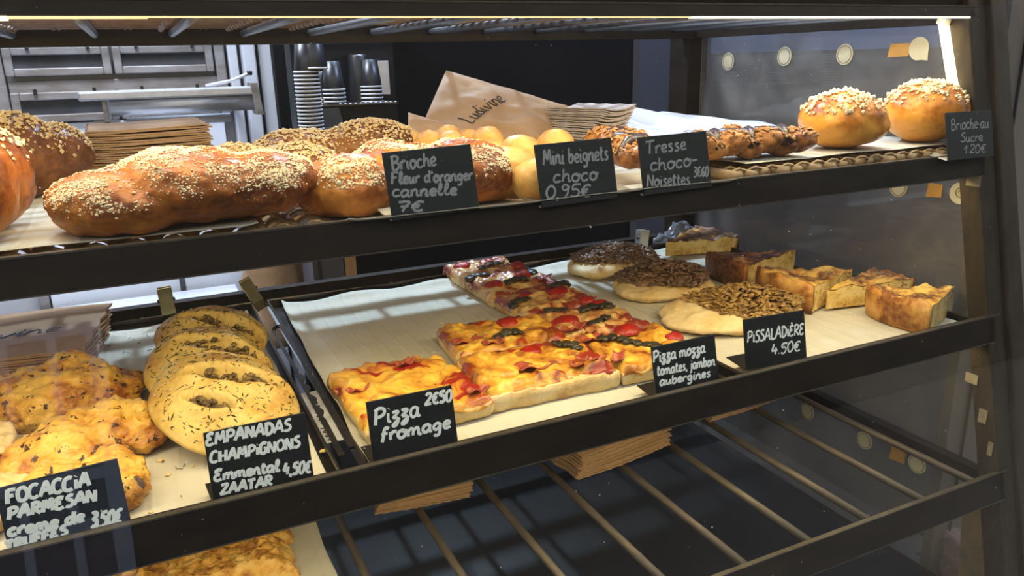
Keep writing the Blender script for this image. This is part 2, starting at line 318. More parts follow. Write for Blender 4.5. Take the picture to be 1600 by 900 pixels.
def lump(name, mat, ells, vox=0.0035, smooth=8, amp=0.002, ns=40, seed=0, flat=True, parent=None, dents=None):
    """one continuous baked body: ellipsoids (centre, radii, euler) welded, smoothed and roughened; dents = [(x,y,r,depth)]"""
    bm = bmesh.new()
    for e in ells:
        c, r = e[0], e[1]; rot = Euler(e[2]) if len(e) > 2 else Euler((0, 0, 0))
        mt = Matrix.Translation(Vector(c)) @ rot.to_matrix().to_4x4() @ Matrix.Diagonal((*r, 1))
        bmesh.ops.create_icosphere(bm, subdivisions=3, radius=1, matrix=mt)
    me = bpy.data.meshes.new('tmp'); bm.to_mesh(me); bm.free()
    o = bpy.data.objects.new('tmp', me); col.objects.link(o)
    r = o.modifiers.new('r', 'REMESH'); r.mode = 'VOXEL'; r.voxel_size = vox
    sm = o.modifiers.new('s', 'SMOOTH'); sm.iterations = smooth; sm.factor = 0.5
    dg = bpy.context.evaluated_depsgraph_get(); ev = o.evaluated_get(dg)
    m2 = bpy.data.meshes.new_from_object(ev)
    bpy.data.objects.remove(o); bpy.data.meshes.remove(me)
    n = len(m2.vertices); off = Vector((seed * 3.7, seed * 1.3, seed * 2.1))
    co = [v.co.copy() for v in m2.vertices]; no = [v.normal.copy() for v in m2.vertices]
    for i in range(n):
        p = co[i]; d = amp * (1.6 * fbm(p + off, ns, 4) + 0.5 * fbm(p - off, ns * 4, 3))
        q = p + no[i] * d
        if dents:
            for (dx, dy, dr, dd) in dents:
                k = ((p.x - dx) ** 2 + (p.y - dy) ** 2) / dr ** 2
                if k < 4 and no[i].z > 0.1: q.z -= dd * math.exp(-k * 1.5)
        if flat and q.z < 0: q.z *= 0.02
        co[i] = q
    m2.vertices.foreach_set('co', np.array([c[:] for c in co], dtype=np.float32).ravel())
    m2.materials.clear(); m2.materials.append(mat)
    m2.polygons.foreach_set('use_smooth', [True] * len(m2.polygons)); m2.name = name; m2.update()
    o = bpy.data.objects.new(name, m2); col.objects.link(o)
    if parent is not None: o.parent = parent
    return o
def tris_of(o):
    me = o.data; me.calc_loop_triangles()
    V = np.array([v.co[:] for v in me.vertices]); T = np.array([t.vertices[:] for t in me.loop_triangles])
    a, b, c = V[T[:, 0]], V[T[:, 1]], V[T[:, 2]]; n = np.cross(b - a, c - a); A = np.linalg.norm(n, axis=1) / 2
    n = n / np.maximum(np.linalg.norm(n, axis=1, keepdims=True), 1e-12); return a, b, c, n, A
OCT = [(1, 0, 0), (-1, 0, 0), (0, 1, 0), (0, -1, 0), (0, 0, 1), (0, 0, -1)]
OCF = [(0, 2, 4), (2, 1, 4), (1, 3, 4), (3, 0, 4), (2, 0, 5), (1, 2, 5), (3, 1, 5), (0, 3, 5)]
def scatter(name, o, n, size, mat, nz=0.35, zmin=None, shape=(1, 1, 0.7), jitter=0.4, accept=None, kind='stuff', sink=0.2, power=1.0):
    a, b, c, nn, A = tris_of(o); wgt = A * np.clip(nn[:, 2] - nz, 0, 1) ** power
    cen = (a + b + c) / 3
    if zmin is not None: wgt = wgt * (cen[:, 2] > zmin)
    if accept is not None: wgt = wgt * np.array([accept(p) for p in cen])
    if wgt.sum() <= 0: return None
    idx = rng.choice(len(A), n, p=wgt / wgt.sum()); mb = MB()
    for i in idx:
        u, v = rng.random(2); 
        if u + v > 1: u, v = 1 - u, 1 - v
        p = a[i] + (b[i] - a[i]) * u + (c[i] - a[i]) * v
        s = size * (1 + jitter * rng.standard_normal()); s = max(s, size * 0.4)
        q = Vector(nn[i]).to_track_quat('Z', 'Y').to_matrix() @ Matrix.Rotation(rng.random() * 6.28, 3, 'Z')
        cpos = Vector(p) + Vector(nn[i]) * s * shape[2] * (1 - sink)
        mb.add([cpos + q @ Vector((x * s * shape[0] * (0.8 + 0.4 * rng.random()), y * s * shape[1] * (0.8 + 0.4 * rng.random()), z * s * shape[2])) for x, y, z in OCT], OCF)
    r = mb.build(name, mat, o)
    if kind: r['kind'] = kind
    return r
def grid(name, mat, fn, nu, nv, thick=0.0, parent=None, smooth=True):
    """surface fn(u,v) -> point, u,v in 0..1; thick makes it a closed sheet"""
    vs = [fn(i / nu, j / nv) for j in range(nv + 1) for i in range(nu + 1)]
    fs = [(j * (nu + 1) + i, j * (nu + 1) + i + 1, (j + 1) * (nu + 1) + i + 1, (j + 1) * (nu + 1) + i) for j in range(nv) for i in range(nu)]
    o = MB().add(vs, fs).build(name, mat, parent, smooth)
    if thick:
        s = o.modifiers.new('solid', 'SOLIDIFY'); s.thickness = thick; s.offset = -1
    return o

# ------------------------------------------------------------------ handwriting: strokes on a 10-high grid
GL = {
'A': (8, '0,0 2,5 4,10 5,9 7,0;1.5,4 6.3,4'), 'B': (7, '1,10 1.5,0;0,9 3,10 5.5,8.5 4.5,6 1.5,5;1.5,5 5,4.8 6.3,2.5 4.5,.3 1.2,0'),
'C': (7, '6,9 4,10 1.5,8.5 .5,5 1,1.5 3.5,0 6,1'), 'D': (7, '1,10 1.2,0;0,9.5 3.5,9.8 6,7 5.8,3 3.5,.4 1,0'), 'E': (6.5, '5.5,9 3.5,10 1.2,8.5 2.5,5.8 4.2,5.4;3,5.5 .8,4 .8,1 3,0 5.6,1.2'),
'F': (6.5, '1.2,9.5 1,5 .8,0;.2,9 3,10 6,9.6;1,5.2 4.8,5.6'), 'G': (7, '6,9 4,10 1.5,8 .7,4.5 1.5,1 4,0 5.8,2 5.8,4.5 3.8,4.4'), 'H': (7.5, '1,10 1,0;6,10 6,0;1,5 6,5.3'),
'I': (3, '1.5,7 1.5,0;1.5,9.4 1.6,9.6'), 'L': (6, '1,10 1,4 1.3,.4 3,0 5.5,.4'), 'M': (8.5, '.5,0 1.5,9.5 2.2,9 4,3.5 5.8,9.5 6.5,9 7.5,0'), 'N': (7.5, '.8,0 1,9.5 1.6,9 5.5,.6 6,1.5 6.2,9.8'),
'O': (7.5, '4,10 1.5,8.5 .7,5 1.8,1 4,0 6.2,1.8 6.7,5.5 5.5,9 3.6,10'), 'P': (6.8, '1.3,9.5 1.2,4 .8,0;.3,8.6 3,10 5.8,8.8 5.5,6 3.5,4.6 1.3,4.4'), 'R': (7, '1.2,9.5 1,4 .8,0;.3,8.8 3,10 5.5,8.5 4.8,6 1.4,5;2.2,5 4,2.5 6.2,0'),
'S': (6, '5.5,9.2 3.8,10 1.8,8.8 1.8,6.8 4.4,4.8 5.2,2.4 3.6,.2 1.6,.2 .5,1.2'), 'T': (7, '.2,9.4 3.5,9.8 6.8,10;3.6,9.8 3.4,5 3.2,0'), 'U': (7, '1,10 .9,3 2.4,0 4.6,.5 5.8,3.5 6,10;6,4 6.3,0'), 'Z': (7, '.8,9 3,9.8 6.2,9.6 3.5,5 .6,.4 3,.2 6.4,.6'),
'È': (6.5, '5.5,9 3.5,9.4 1.2,8.2 2.5,5.8 4.2,5.4;3,5.5 .8,4 .8,1 3,0 5.6,1.2;2.2,12.4 4,11'),
'a': (6, '4.6,5.2 3,6 1.2,5 .6,2.6 1.6,.3 3.2,.6 4.5,3;4.7,5.8 4.5,2 5,.2 6,.6'), 'b': (5.6, '1,10 .9,5 .9,.6;.9,3.2 2.4,5.6 4.3,5 4.6,2.4 3.2,.2 1,.6'), 'c': (5, '4.4,5.2 2.8,6 1.1,4.8 .7,2.2 2,.2 4.6,.8'),
'd': (6, '4.4,4.6 2.8,5.6 1,4.4 .7,1.8 2,.2 3.6,1 4.6,4;4.9,10 4.6,4 5,.4 6,.6'), 'e': (5, '1,2.8 3.4,3.4 4.2,4.8 2.8,6 1.2,4.8 .8,2.2 2.2,.2 4.8,1'), 'f': (4.6, '4.4,9 3,10 2,8.4 1.8,4 1.2,-.6;.4,5.4 3.8,5.8'),
'g': (6, '4.6,5.2 3,6 1.2,4.8 1,2.4 2.4,1 4.2,2.6 4.8,5.6;4.8,5.6 4.7,0 4,-3 2.2,-3.6 1.2,-2.4'), 'h': (5.8, '1.2,10 1,5 .8,0;.9,3 2.6,5.6 4.2,5 4.4,2 4.8,.2 5.6,.6'), 'i': (2.8, '1.2,6 1.2,2 1.6,.2 2.6,.6;1.2,8.4 1.4,8.7'),
'j': (3.4, '2,6 2,0 1.4,-3 0,-3.2;2,8.4 2.2,8.7'), 'l': (4, '.4,2 2.4,6 2.6,9.4 1.6,9.8 1.2,6 1.4,1.6 2.4,.2 4,1'), 'm': (8.4, '.6,5.8 .7,0;.7,3.6 2.2,5.8 3.4,4.8 3.6,.2;3.6,3.6 5.2,5.8 6.4,4.8 6.8,1 7.6,.2 8.4,.8'), 'n': (5.8, '.7,5.8 .8,0;.8,3.4 2.6,5.8 4,4.8 4.2,1.2 4.8,.2 5.8,.8'),
'o': (5.6, '3,6 1.2,5 .7,2.6 1.8,.3 3.6,.4 4.8,2.6 4.4,5 2.8,6 3.6,4.8 5.6,5.2'), 'r': (4.6, '.8,5.8 1,0;1,3.4 2.4,5.6 4.4,5.4'), 's': (4.8, '3.8,5.4 2.6,6 1.4,5 2.6,3.2 3.8,1.8 2.6,.2 .8,.6'), 't': (4.4, '1.8,9.4 1.6,3 2.2,.3 4,.8;.2,6.2 3.8,6.6'),
'u': (5.8, '.8,5.8 .8,2 1.8,.2 3.4,1 4.2,4;4.3,5.8 4.4,1.6 5,.2 5.8,.8'), 'v': (5, '.6,5.8 2.4,.4 4.4,5.8'), 'z': (5.2, '.6,5.4 2.4,6 4,5.2 1,2.2 3.4,1.8 4,-.6 2.6,-3 .8,-2.4 4.8,1.4'),
'0': (6, '3,10 1,8 .7,4 1.8,.4 3.6,.2 5.2,3 5.2,7 3.8,9.8 2.8,10'), '1': (4.2, '.4,5.4 2,7 3.2,10 3,4 2.8,0'), '2': (6, '.8,8 2.4,10 4.8,9 4.4,6 .6,.6 2,.2 5.6,.6'), '3': (5.6, '.8,9.2 3.4,10 4.6,8 2,5.4 4.6,4.6 4.8,1.6 2.8,0 .6,1'),
'4': (6, '2.2,10 .8,4 1.4,3.6 5.4,4;4.4,6.5 4,0'), '5': (6, '5.6,9.8 1.8,9.4 1.2,5.6;1.2,5.6 3.4,6.2 5,4 4.4,1 2.4,0 .6,.8'), '6': (5.6, '4.4,9.8 1.8,7 .8,3 2,.3 4,.6 4.8,2.8 3.4,4.6 1.2,3.4'), '7': (6, '.4,9.2 3,9.8 5.4,9.4 3.4,4 2.8,0;1.6,5 5.2,5.2'), '9': (5.6, '4.6,8 2.8,9.8 1,8.2 1.6,5.8 3.6,5.8 4.8,8.6;4.8,8.8 4.4,3 3,0'),
'€': (6.4, '5.8,8.8 4,9.6 2,8 1.2,4.8 2,1.2 4,.2 5.8,1.2;.2,5.8 4.4,6;.2,3.8 4,4'), ',': (2.4, '1.4,.8 1,-2'), '.': (2.4, '1,.2 1.3,.6'), '-': (4.4, '.6,4 3.8,4.4'), "'": (2.4, '1.2,9.6 .9,7.4'), ' ': (3.6, '')}
def smooth_path(p, k=4):
    if len(p) < 3: return p
    q = [2 * p[0] - p[1]] + p + [2 * p[-1] - p[-2]]; out = []
    for i in range(1, len(q) - 2):
        for j in range(k):
            t = j / k
            out.append(0.5 * ((2 * q[i]) + (q[i + 1] - q[i - 1]) * t + (2 * q[i - 1] - 5 * q[i] + 4 * q[i + 1] - q[i + 2]) * t * t + (3 * q[i] - q[i - 1] - 3 * q[i + 1] + q[i + 2]) * t ** 3))
    out.append(p[-1]); return out
def write(mb, text, p0, p1, height, pen, place, slant=0.08, nrm=None):
    """strokes of text from 2-D point p0 to p1 (the end of the line); place turns (u,v) into a 3-D point"""
    tot = sum(GL[c][0] for c in text); p0 = Vector(p0); p1 = Vector(p1); d = p1 - p0; sx = d.length / tot; sy = height / 10
    e = d.normalized(); n = Vector((-e.y, e.x)); x = 0.0
    for c in text:
        adv, st = GL[c]; dy = random.uniform(-0.35, 0.35)
        for s in st.split(';'):
            if not s: continue
            pts = [Vector([float(k) for k in q.split(',')]) for q in s.split()]
            pts = [Vector((q.x + random.uniform(-.15, .15), q.y + dy + random.uniform(-.15, .15))) for q in pts]
            pts = smooth_path(pts)
            P = [place(p0 + e * ((x + q.x + slant * q.y) * sx) + n * (q.y * sy)) for q in pts]
            mb.tube(P, [pen * random.uniform(0.85, 1.1)] * len(P), 6, flat=nrm, squash=0.9)
        x += adv

# ================================================================== the room
def wall(name, a, b, mat): return struct(MB().box(a, b).build(name, mat))
wall('floor', (-4, -0.3, -0.05), (5, 4.2, 0), MT['floor'])
wall('ceiling', (-4, 0.55, 2.72), (5, 4.2, 2.8), MT['ceil'])
wall('wall_back', (-4, 2.46, 0), (5, 2.56, 2.72), MT['white'])
wall('wall_left', (-1.95, 0.2, 0), (-1.85, 2.46, 2.72), MT['darkwall'])
wr = wall('wall_right', (1.95, 0.73, 0), (2.03, 2.46, 1.405), MT['darkwall'])
wall('wall_right', (1.95, 0.73, 1.405), (2.03, 2.46, 2.72), MT['bluewall'])  # wall tone splits at eye level: blue-grey above, dark grey below
# dark partition behind the case: black board and a grey return
Yb = 1.92
x0 = aty(612, 140, Yb).x; x1 = aty(986, 140, Yb).x; x2 = aty(1085, 140, Yb).x
wall('wall_partition', (x0, Yb, 0.0), (x1, Yb + 0.04, 1.74), MT['blackwall'])
wall('wall_partition', (x1 + 0.006, Yb - 0.03, 0.0), (x2 + 0.03, Yb + 0.04, 1.74), MT['greywall'])
# pillar right of the case, street frontage
pl = wall('wall_front', (1.076, 0.702, 0), (2.3, 0.718, 2.72), MT['pillar'])
struct(MB().box((1.112, 0.698, 0), (1.1145, 0.7015, 2.72)).build('trim_1', MT['ink']))
# back wall: a tall glazed opening of old framed sashes, white jambs, dark post
def rect(px0, py0, px1, py1, Y):
    a = aty(px0, py0, Y); b = aty(px1, py1, Y); return a.x, b.x, b.z, a.z
Yw = 2.40
win = struct(thing('window_1', None, None, (0, 0, 0)))
xa, xb = aty(10, 120, Yw).x, aty(340, 105, Yw).x
zt = CZ + 0.30
def zat(px, py): return aty(px, py, Yw).z
def sash(xl, xr, z0, z1, fw=0.02):
    m = MB()
    m.box((xl, Yw - 0.012, z0), (xl + fw, Yw + 0.02, z1)).box((xr - fw, Yw - 0.012, z0), (xr, Yw + 0.02, z1))
    m.box((xl + fw, Yw - 0.012, z0), (xr - fw, Yw + 0.02, z0 + fw)).box((xl + fw, Yw - 0.012, z1 - fw), (xr - fw, Yw + 0.02, z1))
    f = m.build('window_frame', MT['oldframe'], win, bevel=0.003)
    MB().box((xl + fw, Yw, z0 + fw), (xr - fw, Yw + 0.01, z1 - fw)).build('window_pane', MT['darkglass'], f)
    h = MB()
    for k in (0.22, 0.78): h.box((xl + (xr - xl) * k, Yw - 0.018, z1 - 0.006), (xl + (xr - xl) * k + 0.008, Yw - 0.010, z1 + 0.008))
    h.build('window_hinge', MT['ink'], f)
xm = aty(175, 95, Yw).x
za, zb = zat(100, 118), zat(95, 73)
sash(xa, xm - 0.003, za, zb); sash(xm + 0.003, xb - 0.01, za, zb)
zc, zd = zat(100, 190), zat(100, 143)
sash(xa, xm - 0.003, zc, zd); sash(xm + 0.003, xb - 0.01, zc, zd)
sash(xa, xm - 0.003, zb + 0.02, zb + 0.3); sash(xm + 0.003, xb - 0.01, zb + 0.02, zb + 0.3)
m = MB(); m.box((xa, Yw, za - 0.012 - 0.045), (xb, Yw + 0.03, za - 0.012)).box((xa, Yw + 0.005, zd + 0.002), (xb, Yw + 0.03, za - 0.060)).box((xa, Yw, zb + 0.003), (xb, Yw + 0.03, zb + 0.017))
m.build('window_rail', MT['oldframe'], win, bevel=0.003)
m = MB(); m.box((xa - 0.03, Yw + 0.0, 0), (xa - 0.004, Yw + 0.04, 2.4)).box((xb - 0.005, Yw - 0.005, zc), (xb + 0.022, Yw + 0.04, 2.4)); m.build('window_jamb', MT['oldframe'], win, bevel=0.003)
# white lower door leaf under the sashes
dl = struct(thing('door_1', None, None))
MB().box((xa, Yw, 0.02), (xb, Yw + 0.03, zc - 0.004)).build('door_panel', MT['gloss_white'], dl, bevel=0.003)
MB().box((xa + 0.33, Yw - 0.004, 0.3), (xa + 0.345, Yw + 0.0, zc - 0.05)).build('door_groove', MT['greywall'], dl)
xj = aty(432, 130, Yw).x
m = MB(); m.box((xb + 0.03, Yw - 0.02, 0), (xb + 0.055, Yw + 0.05, 2.5)); m.box((xb + 0.065, Yw - 0.05, 0), (xb + 0.10, Yw + 0.05, 2.5)); m.box((xb + 0.11, Yw - 0.03, 0), (xj, Yw + 0.05, 2.5))
struct(m.build('trim_2', MT['white'], bevel=0.004))
Yp = 2.30; xp0, xp1 = aty(432, 130, Yp).x, aty(462, 130, Yp).x
struct(MB().box((xp0, Yp, 0), (xp0 + (xp1 - xp0) * 0.62, Yp + 0.05, 2.6)).build('trim_3', MT['blackwall']))
struct(MB().box((xp0 + (xp1 - xp0) * 0.62, Yp, 0), (xp1, Yp + 0.05, 2.6)).build('trim_4', MT['beige']))
struct(MB().box((xp1, Yp + 0.01, 0), (x0 + 0.06, Yp + 0.05, 1.8)).build('wall_recess', MT['blackwall']))
wx0, wx1, gx0 = aty(539, 420, 1.57).x, aty(557, 420, 1.57).x, aty(489, 425, 1.57).x
struct(MB().box((wx0 + .001, 1.57, 0), (wx1, 1.60, 1.115)).build('trim_5', MT['wood']))
# ------------------------------------------------------------------ street side: what the front pane mirrors
st = struct(MB().box((-30, -6.0, -0.05), (40, -0.31, -0.02)).build('floor_street', MT['street']))
fac = struct(thing('wall_street', None, None, (0, -5.6, 0)))
MB().box((-30, -0.4, 0), (40, 0, 5.0)).build('street_wall', MT['facade'], fac)
dr = struct(thing('door_street', None, None, (-1.02, -5.55, 0)))
m = MB()
for xk, wk in ((-0.55, .10), (-0.16, .06), (0.16, .06), (0.42, .12)): m.box((xk, 0, 0), (xk + wk, 0.06, 2.2))
for zk in (0.05, 0.62, 0.98, 2.1): m.box((-0.55, 0, zk), (0.54, 0.05, zk + 0.09))
m.build('door_frame', MT['bluedoor'], dr)
MB().box((-0.55, -0.03, 0), (0.54, 0.0, 2.2)).build('door_panel', MT['bluedark'], dr)

# ================================================================== the display case
case = thing('display_case', 'dark iron bakery display case with sloping glazed front and rod shelves', 'display case', (0, 0, 0))
XL, XR = -0.80, 1.0
def rail(z0, z1, lip=True, d=0.03):
    """front rail as wide as the case, following the slope of the front"""
    m = MB()
    y0, y1 = fy(z0), fy(z1)
    m.hexa([(XL, y0, z0), (XR + 0.012, y0, z0), (XR + 0.012, y0 + 0.006, z0), (XL, y0 + 0.006, z0), (XL, y1, z1), (XR + 0.012, y1, z1), (XR + 0.012, y1 + 0.006, z1), (XL, y1 + 0.006, z1)])
    o = m.build('front_rail', MT['frame'], case)
    MB().box((XL, y1 - 0.0006, z1), (XR + 0.024, y1 + 0.0055, z1 + 0.0016)).build('worn_lit_edge', MT['railtop'], o)
    MB().box((XL, y0 - 0.0008, z0 - 0.0007), (XR + 0.010, y0 + 0.006, z0 + 0.0004)).build('worn_lit_edge', MT['railtop'], o)  # pale strip painted in for the lit line along the rail's lower edge
    return o
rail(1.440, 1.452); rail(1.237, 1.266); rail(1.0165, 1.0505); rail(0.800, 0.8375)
o = MB().box((XL, fy(1.46) + 0.008, 1.4545), (XR, fy(1.46) + 0.012, 1.490)).build('top_rail', MT['frame'], case)
for xa_, xb_, mt_, hz in ((XL, -.075, 'led', 1.4365), (-.075, .02, 'led_dim', 1.4378), (.02, .55, 'led_dim', 1.4386), (.55, XR, 'led', 1.4378)):
    MB().box((xa_, fy(1.436) - 0.001, hz), (xb_, fy(1.436) + 0.004, 1.4396)).build('led_strip', MT[mt_], case)
def slant_post(x0, x1, z0, z1, y_off=0.0, d=0.045):
    m = MB(); a, b = fy(z0, y_off), fy(z1, y_off)
    m.hexa([(x0, a, z0), (x1, a, z0), (x1, a + d, z0), (x0, a + d, z0), (x0, b, z1), (x1, b, z1), (x1, b + d, z1), (x0, b + d, z1)])
    return m.build('front_post', MT['post'], case, bevel=0.002)
slant_post(1.0, 1.034, 0.42, 1.50, 0.0, 0.030); slant_post(1.034, 1.066, 0.42, 1.50, -0.008, 0.03); slant_post(-0.84, -0.80, 0.42, 1.50)
MB().box((1.012, 1.305, 0.0), (1.062, 1.365, 1.50)).build('back_post', MT['frame'], case, bevel=0.002)
MB().box((-0.86, 1.305, 0.0), (-0.80, 1.365, 1.50)).build('back_post', MT['frame'], case, bevel=0.002)
for xx in (1.03, -0.86): MB().box((xx, fy(0.42), 0.0), (xx + 0.03, fy(0.42) + 0.03, 0.44)).build('foot_post', MT['frame'], case)
for z in (1.238, 1.022, 0.806):
    MB().box((XL - 0.02, 1.285, z), (1.012, 1.305, z + 0.022)).build('back_rail', MT['frame'], case)
MB().box((XL - 0.02, 1.290, 1.432), (1.012, 1.325, 1.470)).build('back_rail', MT['frame'], case)
for z, h in ((1.432, .03), (1.236, .008), (1.018, .0145), (0.806, .016), (0.56, .05)):
    MB().box((1.012, fy(z) + 0.04, z), (1.030, 1.305, z + h)).build('side_rail', MT['frame'], case)
    MB().box((-0.845, fy(z) + 0.05, z), (-0.82, 1.305, z + h)).build('side_rail', MT['frame'], case)
def rods(z, xs, r, mat):
    for x in xs:
        m = MB(); m.tube([(x, fy(z) + 0.006, z), (x + random.uniform(-.001, .001), 0.95, z), (x, 1.29, z)], r, 8)
        m.build('rod', mat, case, True)
XS = [0.165 + 0.1 * k for k in range(-9, 9)]
rods(1.4475, [-0.045 + 0.1 * k + 0.01 for k in range(-6, 11)], 0.0052, MT['roofrod'])
rods(1.2395, XS, 0.0048, MT['rod']); rods(1.0245, XS, 0.0048, MT['rod']); rods(0.8300, XS, 0.0052, MT['rod'])
MB().box((XL, fy(0.60) + 0.01, 0.604), (1.012, 1.30, 0.612)).build('floor_sheet', MT['panel'], case)
MB().box((XL, fy(0.56) + 0.004, 0.57), (1.0, fy(0.56) + 0.03, 0.602)).build('bottom_rail', MT['frame'], case)
# short light tube leaning on the right front post
a = atx(1474, 36, 0.995); b = atx(1491, 146, 0.995)
m = MB(); m.tube([a, b], 0.0062, 10); m.build('led_tube', MT['led'], case, True)
m = MB(); m.tube([a + Vector((0, -.002, .006)), a + Vector((0, 0, -.002))], 0.009, 8).build('led_tube_socket', MT['boardfoot'], case)
# panes
y0, y1 = fy(0.50, -0.024), fy(1.4525, -0.024)
fg = MB().hexa([(XL, y0, .50), (1.066, y0, .50), (1.066, y0 + .004, .50), (XL, y0 + .004, .50), (XL, y1, 1.4525), (1.066, y1, 1.4525), (1.066, y1 + .004, 1.4525), (XL, y1 + .004, 1.4525)]).build('front_glass', MT['front_glass'], case)
SX = 1.044
zz0, zz1 = .46, 1.444
sg = MB().hexa([(SX, fy(zz0) + .034, zz0), (SX + .004, fy(zz0) + .034, zz0), (SX + .004, 1.303, zz0), (SX, 1.303, zz0), (SX, fy(zz1) + .034, zz1), (SX + .004, fy(zz1) + .034, zz1), (SX + .004, 1.303, zz1), (SX, 1.303, zz1)]).build('side_glass', MT['side_glass'], case)
def sticker(px, py, r, mat='sticker', sq=None, bite=None):
    c = atx(px, py, SX - 0.0012); m = MB(); n = 20
    if sq:
        pts = [(-sq[0], -sq[1]), (sq[0], -sq[1] * .8), (sq[0], sq[1]), (-sq[0] * .8, sq[1])]
    else:
        pts = [(r * math.cos(2 * PI * k / n), r * math.sin(2 * PI * k / n)) for k in range(n)]
        if bite: pts = [(p[0], p[1]) if math.hypot(p[0] - bite[0] * r, p[1] - bite[1] * r) > .35 * r else (bite[0] * r * 1.35, bite[1] * r * 1.35) for p in pts]
    vs = [(c.x, c.y - p[0], c.z + p[1]) for p in pts] + [(c.x - .001, c.y - p[0], c.z + p[1]) for p in pts]; k = len(pts)
    m.add(vs, [tuple(range(k)), tuple(range(2 * k - 1, k - 1, -1))] + [(i, i + k, (i + 1) % k + k, (i + 1) % k) for i in range(k)])
    o = m.build('round_sticker' if not sq else 'square_sticker', MT[mat], sg)
    if not sq and not bite:
        rg = MB(); rg.tube([(c.x - .0012, c.y - r * .82 * math.cos(2 * PI * q / 20), c.z + r * .82 * math.sin(2 * PI * q / 20)) for q in range(21)], .0007, 5); rg.build('sticker_ring', MT['tape'], o)
    return o
for px, py in ((1138, 96), (1226, 88), (1320, 85)): sticker(px, py, 0.0165)
sticker(1436, 76, 0.0165, bite=(.75, -.75)); sticker(1404, 79, 0, 'orange_sticker', (0.018, 0.010)); sticker(1504, 72, 0.021)
for px, py in ((1262, 643), (1351, 688)): sticker(px, py, 0.0155)
sticker(1433, 725, 0.0155); sticker(1402, 711, 0, 'orange_sticker', (0.014, 0.012))
sticker(1404, 292, 0.0155); sticker(1500, 302, 0.0155, bite=(.7, -.8)); sticker(1460, 298, 0, 'orange_sticker', (0.0125, 0.0105))
for q in ((1500, 302), ):
    c = atx(*q, SX - .003); rg = MB()
    rg.tube([(c.x, c.y - .009 * math.cos(t * .7) * (1 - t * .05), c.z + .009 * math.sin(t * .7) * (1 - t * .05)) for t in range(14)], .0008, 5); rg.build('sticker_print', MT['tape'], sg)
for px, py, a_, b_ in ((1526, 594, .010, .007), (1540, 652, .006, .010), (1530, 284, .011, .007), (1549, 702, .003, .010)):
    c = atx(px, py, 0.999); MB().box((c.x - .0012, c.y - .002, c.z - b_), (c.x, c.y + a_ * 1.6, c.z + b_)).build('tape_scrap', MT['tape'], sg)

# ------------------------------------------------------------------ things outside the side pane, low down
c = atx(1530, 850, 1.085)
mt = Matrix.Translation(c) @ Euler((math.radians(-8), 0, math.radians(0))).to_matrix().to_4x4()
o = MB().hexa([mt @ Vector(p) for p in ((0, -.075, -.16), (.006, -.075, -.16), (.006, .04, -.16), (0, .04, -.16), (0, -.055, .062), (.006, -.055, .062), (.006, .026, .07), (0, .026, .07))]).build('card', MT['card'])
tag(o, 'mottled orange and green card leaning outside the side pane, bottom right', 'card')
c = atx(1485, 866, 1.12)
els = [((random.uniform(-.02, .02), random.uniform(-.035, .035), random.uniform(0, .05)), (.018, .02, .018)) for _ in range(12)]
o = lump('flower_cluster', MT['pinkflower'], [((0, 0, -.03), (.015, .02, .05))] + els, .004, 2, .006, 60, 3, False); o.location = c - Vector((0, 0, .02))
tag(o, 'faded pink flower cluster behind the side pane, beside the orange card', 'flowers')

# ================================================================== behind the case
# silver tube lamp housing on brackets before the sashes
Yt = 2.05
a = aty(124, 158, Yt); b = aty(398, 150, Yt)
t = thing('shutter_housing', 'long silver metal tube housing mounted before the old window sashes', 'tube housing', (0, 0, 0))
z = (a.z + b.z) / 2
m = MB(); m.box((a.x, Yt - .03, z + .002), (b.x, Yt + .03, z + .022)); m.build('top_plate', MT['steel'], t, bevel=.004)
m = MB(); m.tube([(a.x + .06, Yt - .005, z - .014), (b.x, Yt - .005, z - .014)], .021, 20); m.build('tube', MT['steel'], t, True)
m = MB(); m.tube([(a.x + .09, Yt + .03, z - .052), (b.x - .06, Yt + .03, z - .052)], .011, 12); m.build('lower_rod', MT['white'], t, True)
m = MB(); m.hexa([(b.x - .005, Yt - .04, z - .045), (b.x + .012, Yt - .04, z - .045), (b.x + .012, Yt + .03, z - .045), (b.x - .005, Yt + .03, z - .045), (b.x - .012, Yt - .04, z + .03), (b.x + .004, Yt - .04, z + .03), (b.x + .004, Yt + .03, z + .03), (b.x - .012, Yt + .03, z + .03)]); m.build('end_cap', MT['oldframe'], t)
m = MB(); m.box((a.x + .045, Yt - .02, z - .05), (a.x + .055, Yt + .36, z + .0)).box((a.x + .02, Yt - .02, z - .052), (a.x + .075, Yt + .05, z - .046)); m.build('bracket', MT['oldframe'], t)
m = MB(); m.box((b.x - .04, Yt - .005, z - .01), (b.x - .02, Yt + .36, z)); m.build('bracket', MT['oldframe'], t)
m = MB(); m.tube([(b.x - .11, Yt + .0, z + .026), (b.x - .05, Yt, z + .036), (b.x - .008, Yt, z + .052)], .004, 8); m.build('lever', MT['white'], t, True)
m = MB(); m.lathe([(.0, -.006), (.006, -.005), (.007, 0), (.006, .005), (0, .006)], 12, 0, (b.x - .006, Yt, z + .053)); m.build('lever_knob', MT['ink'], t, True)
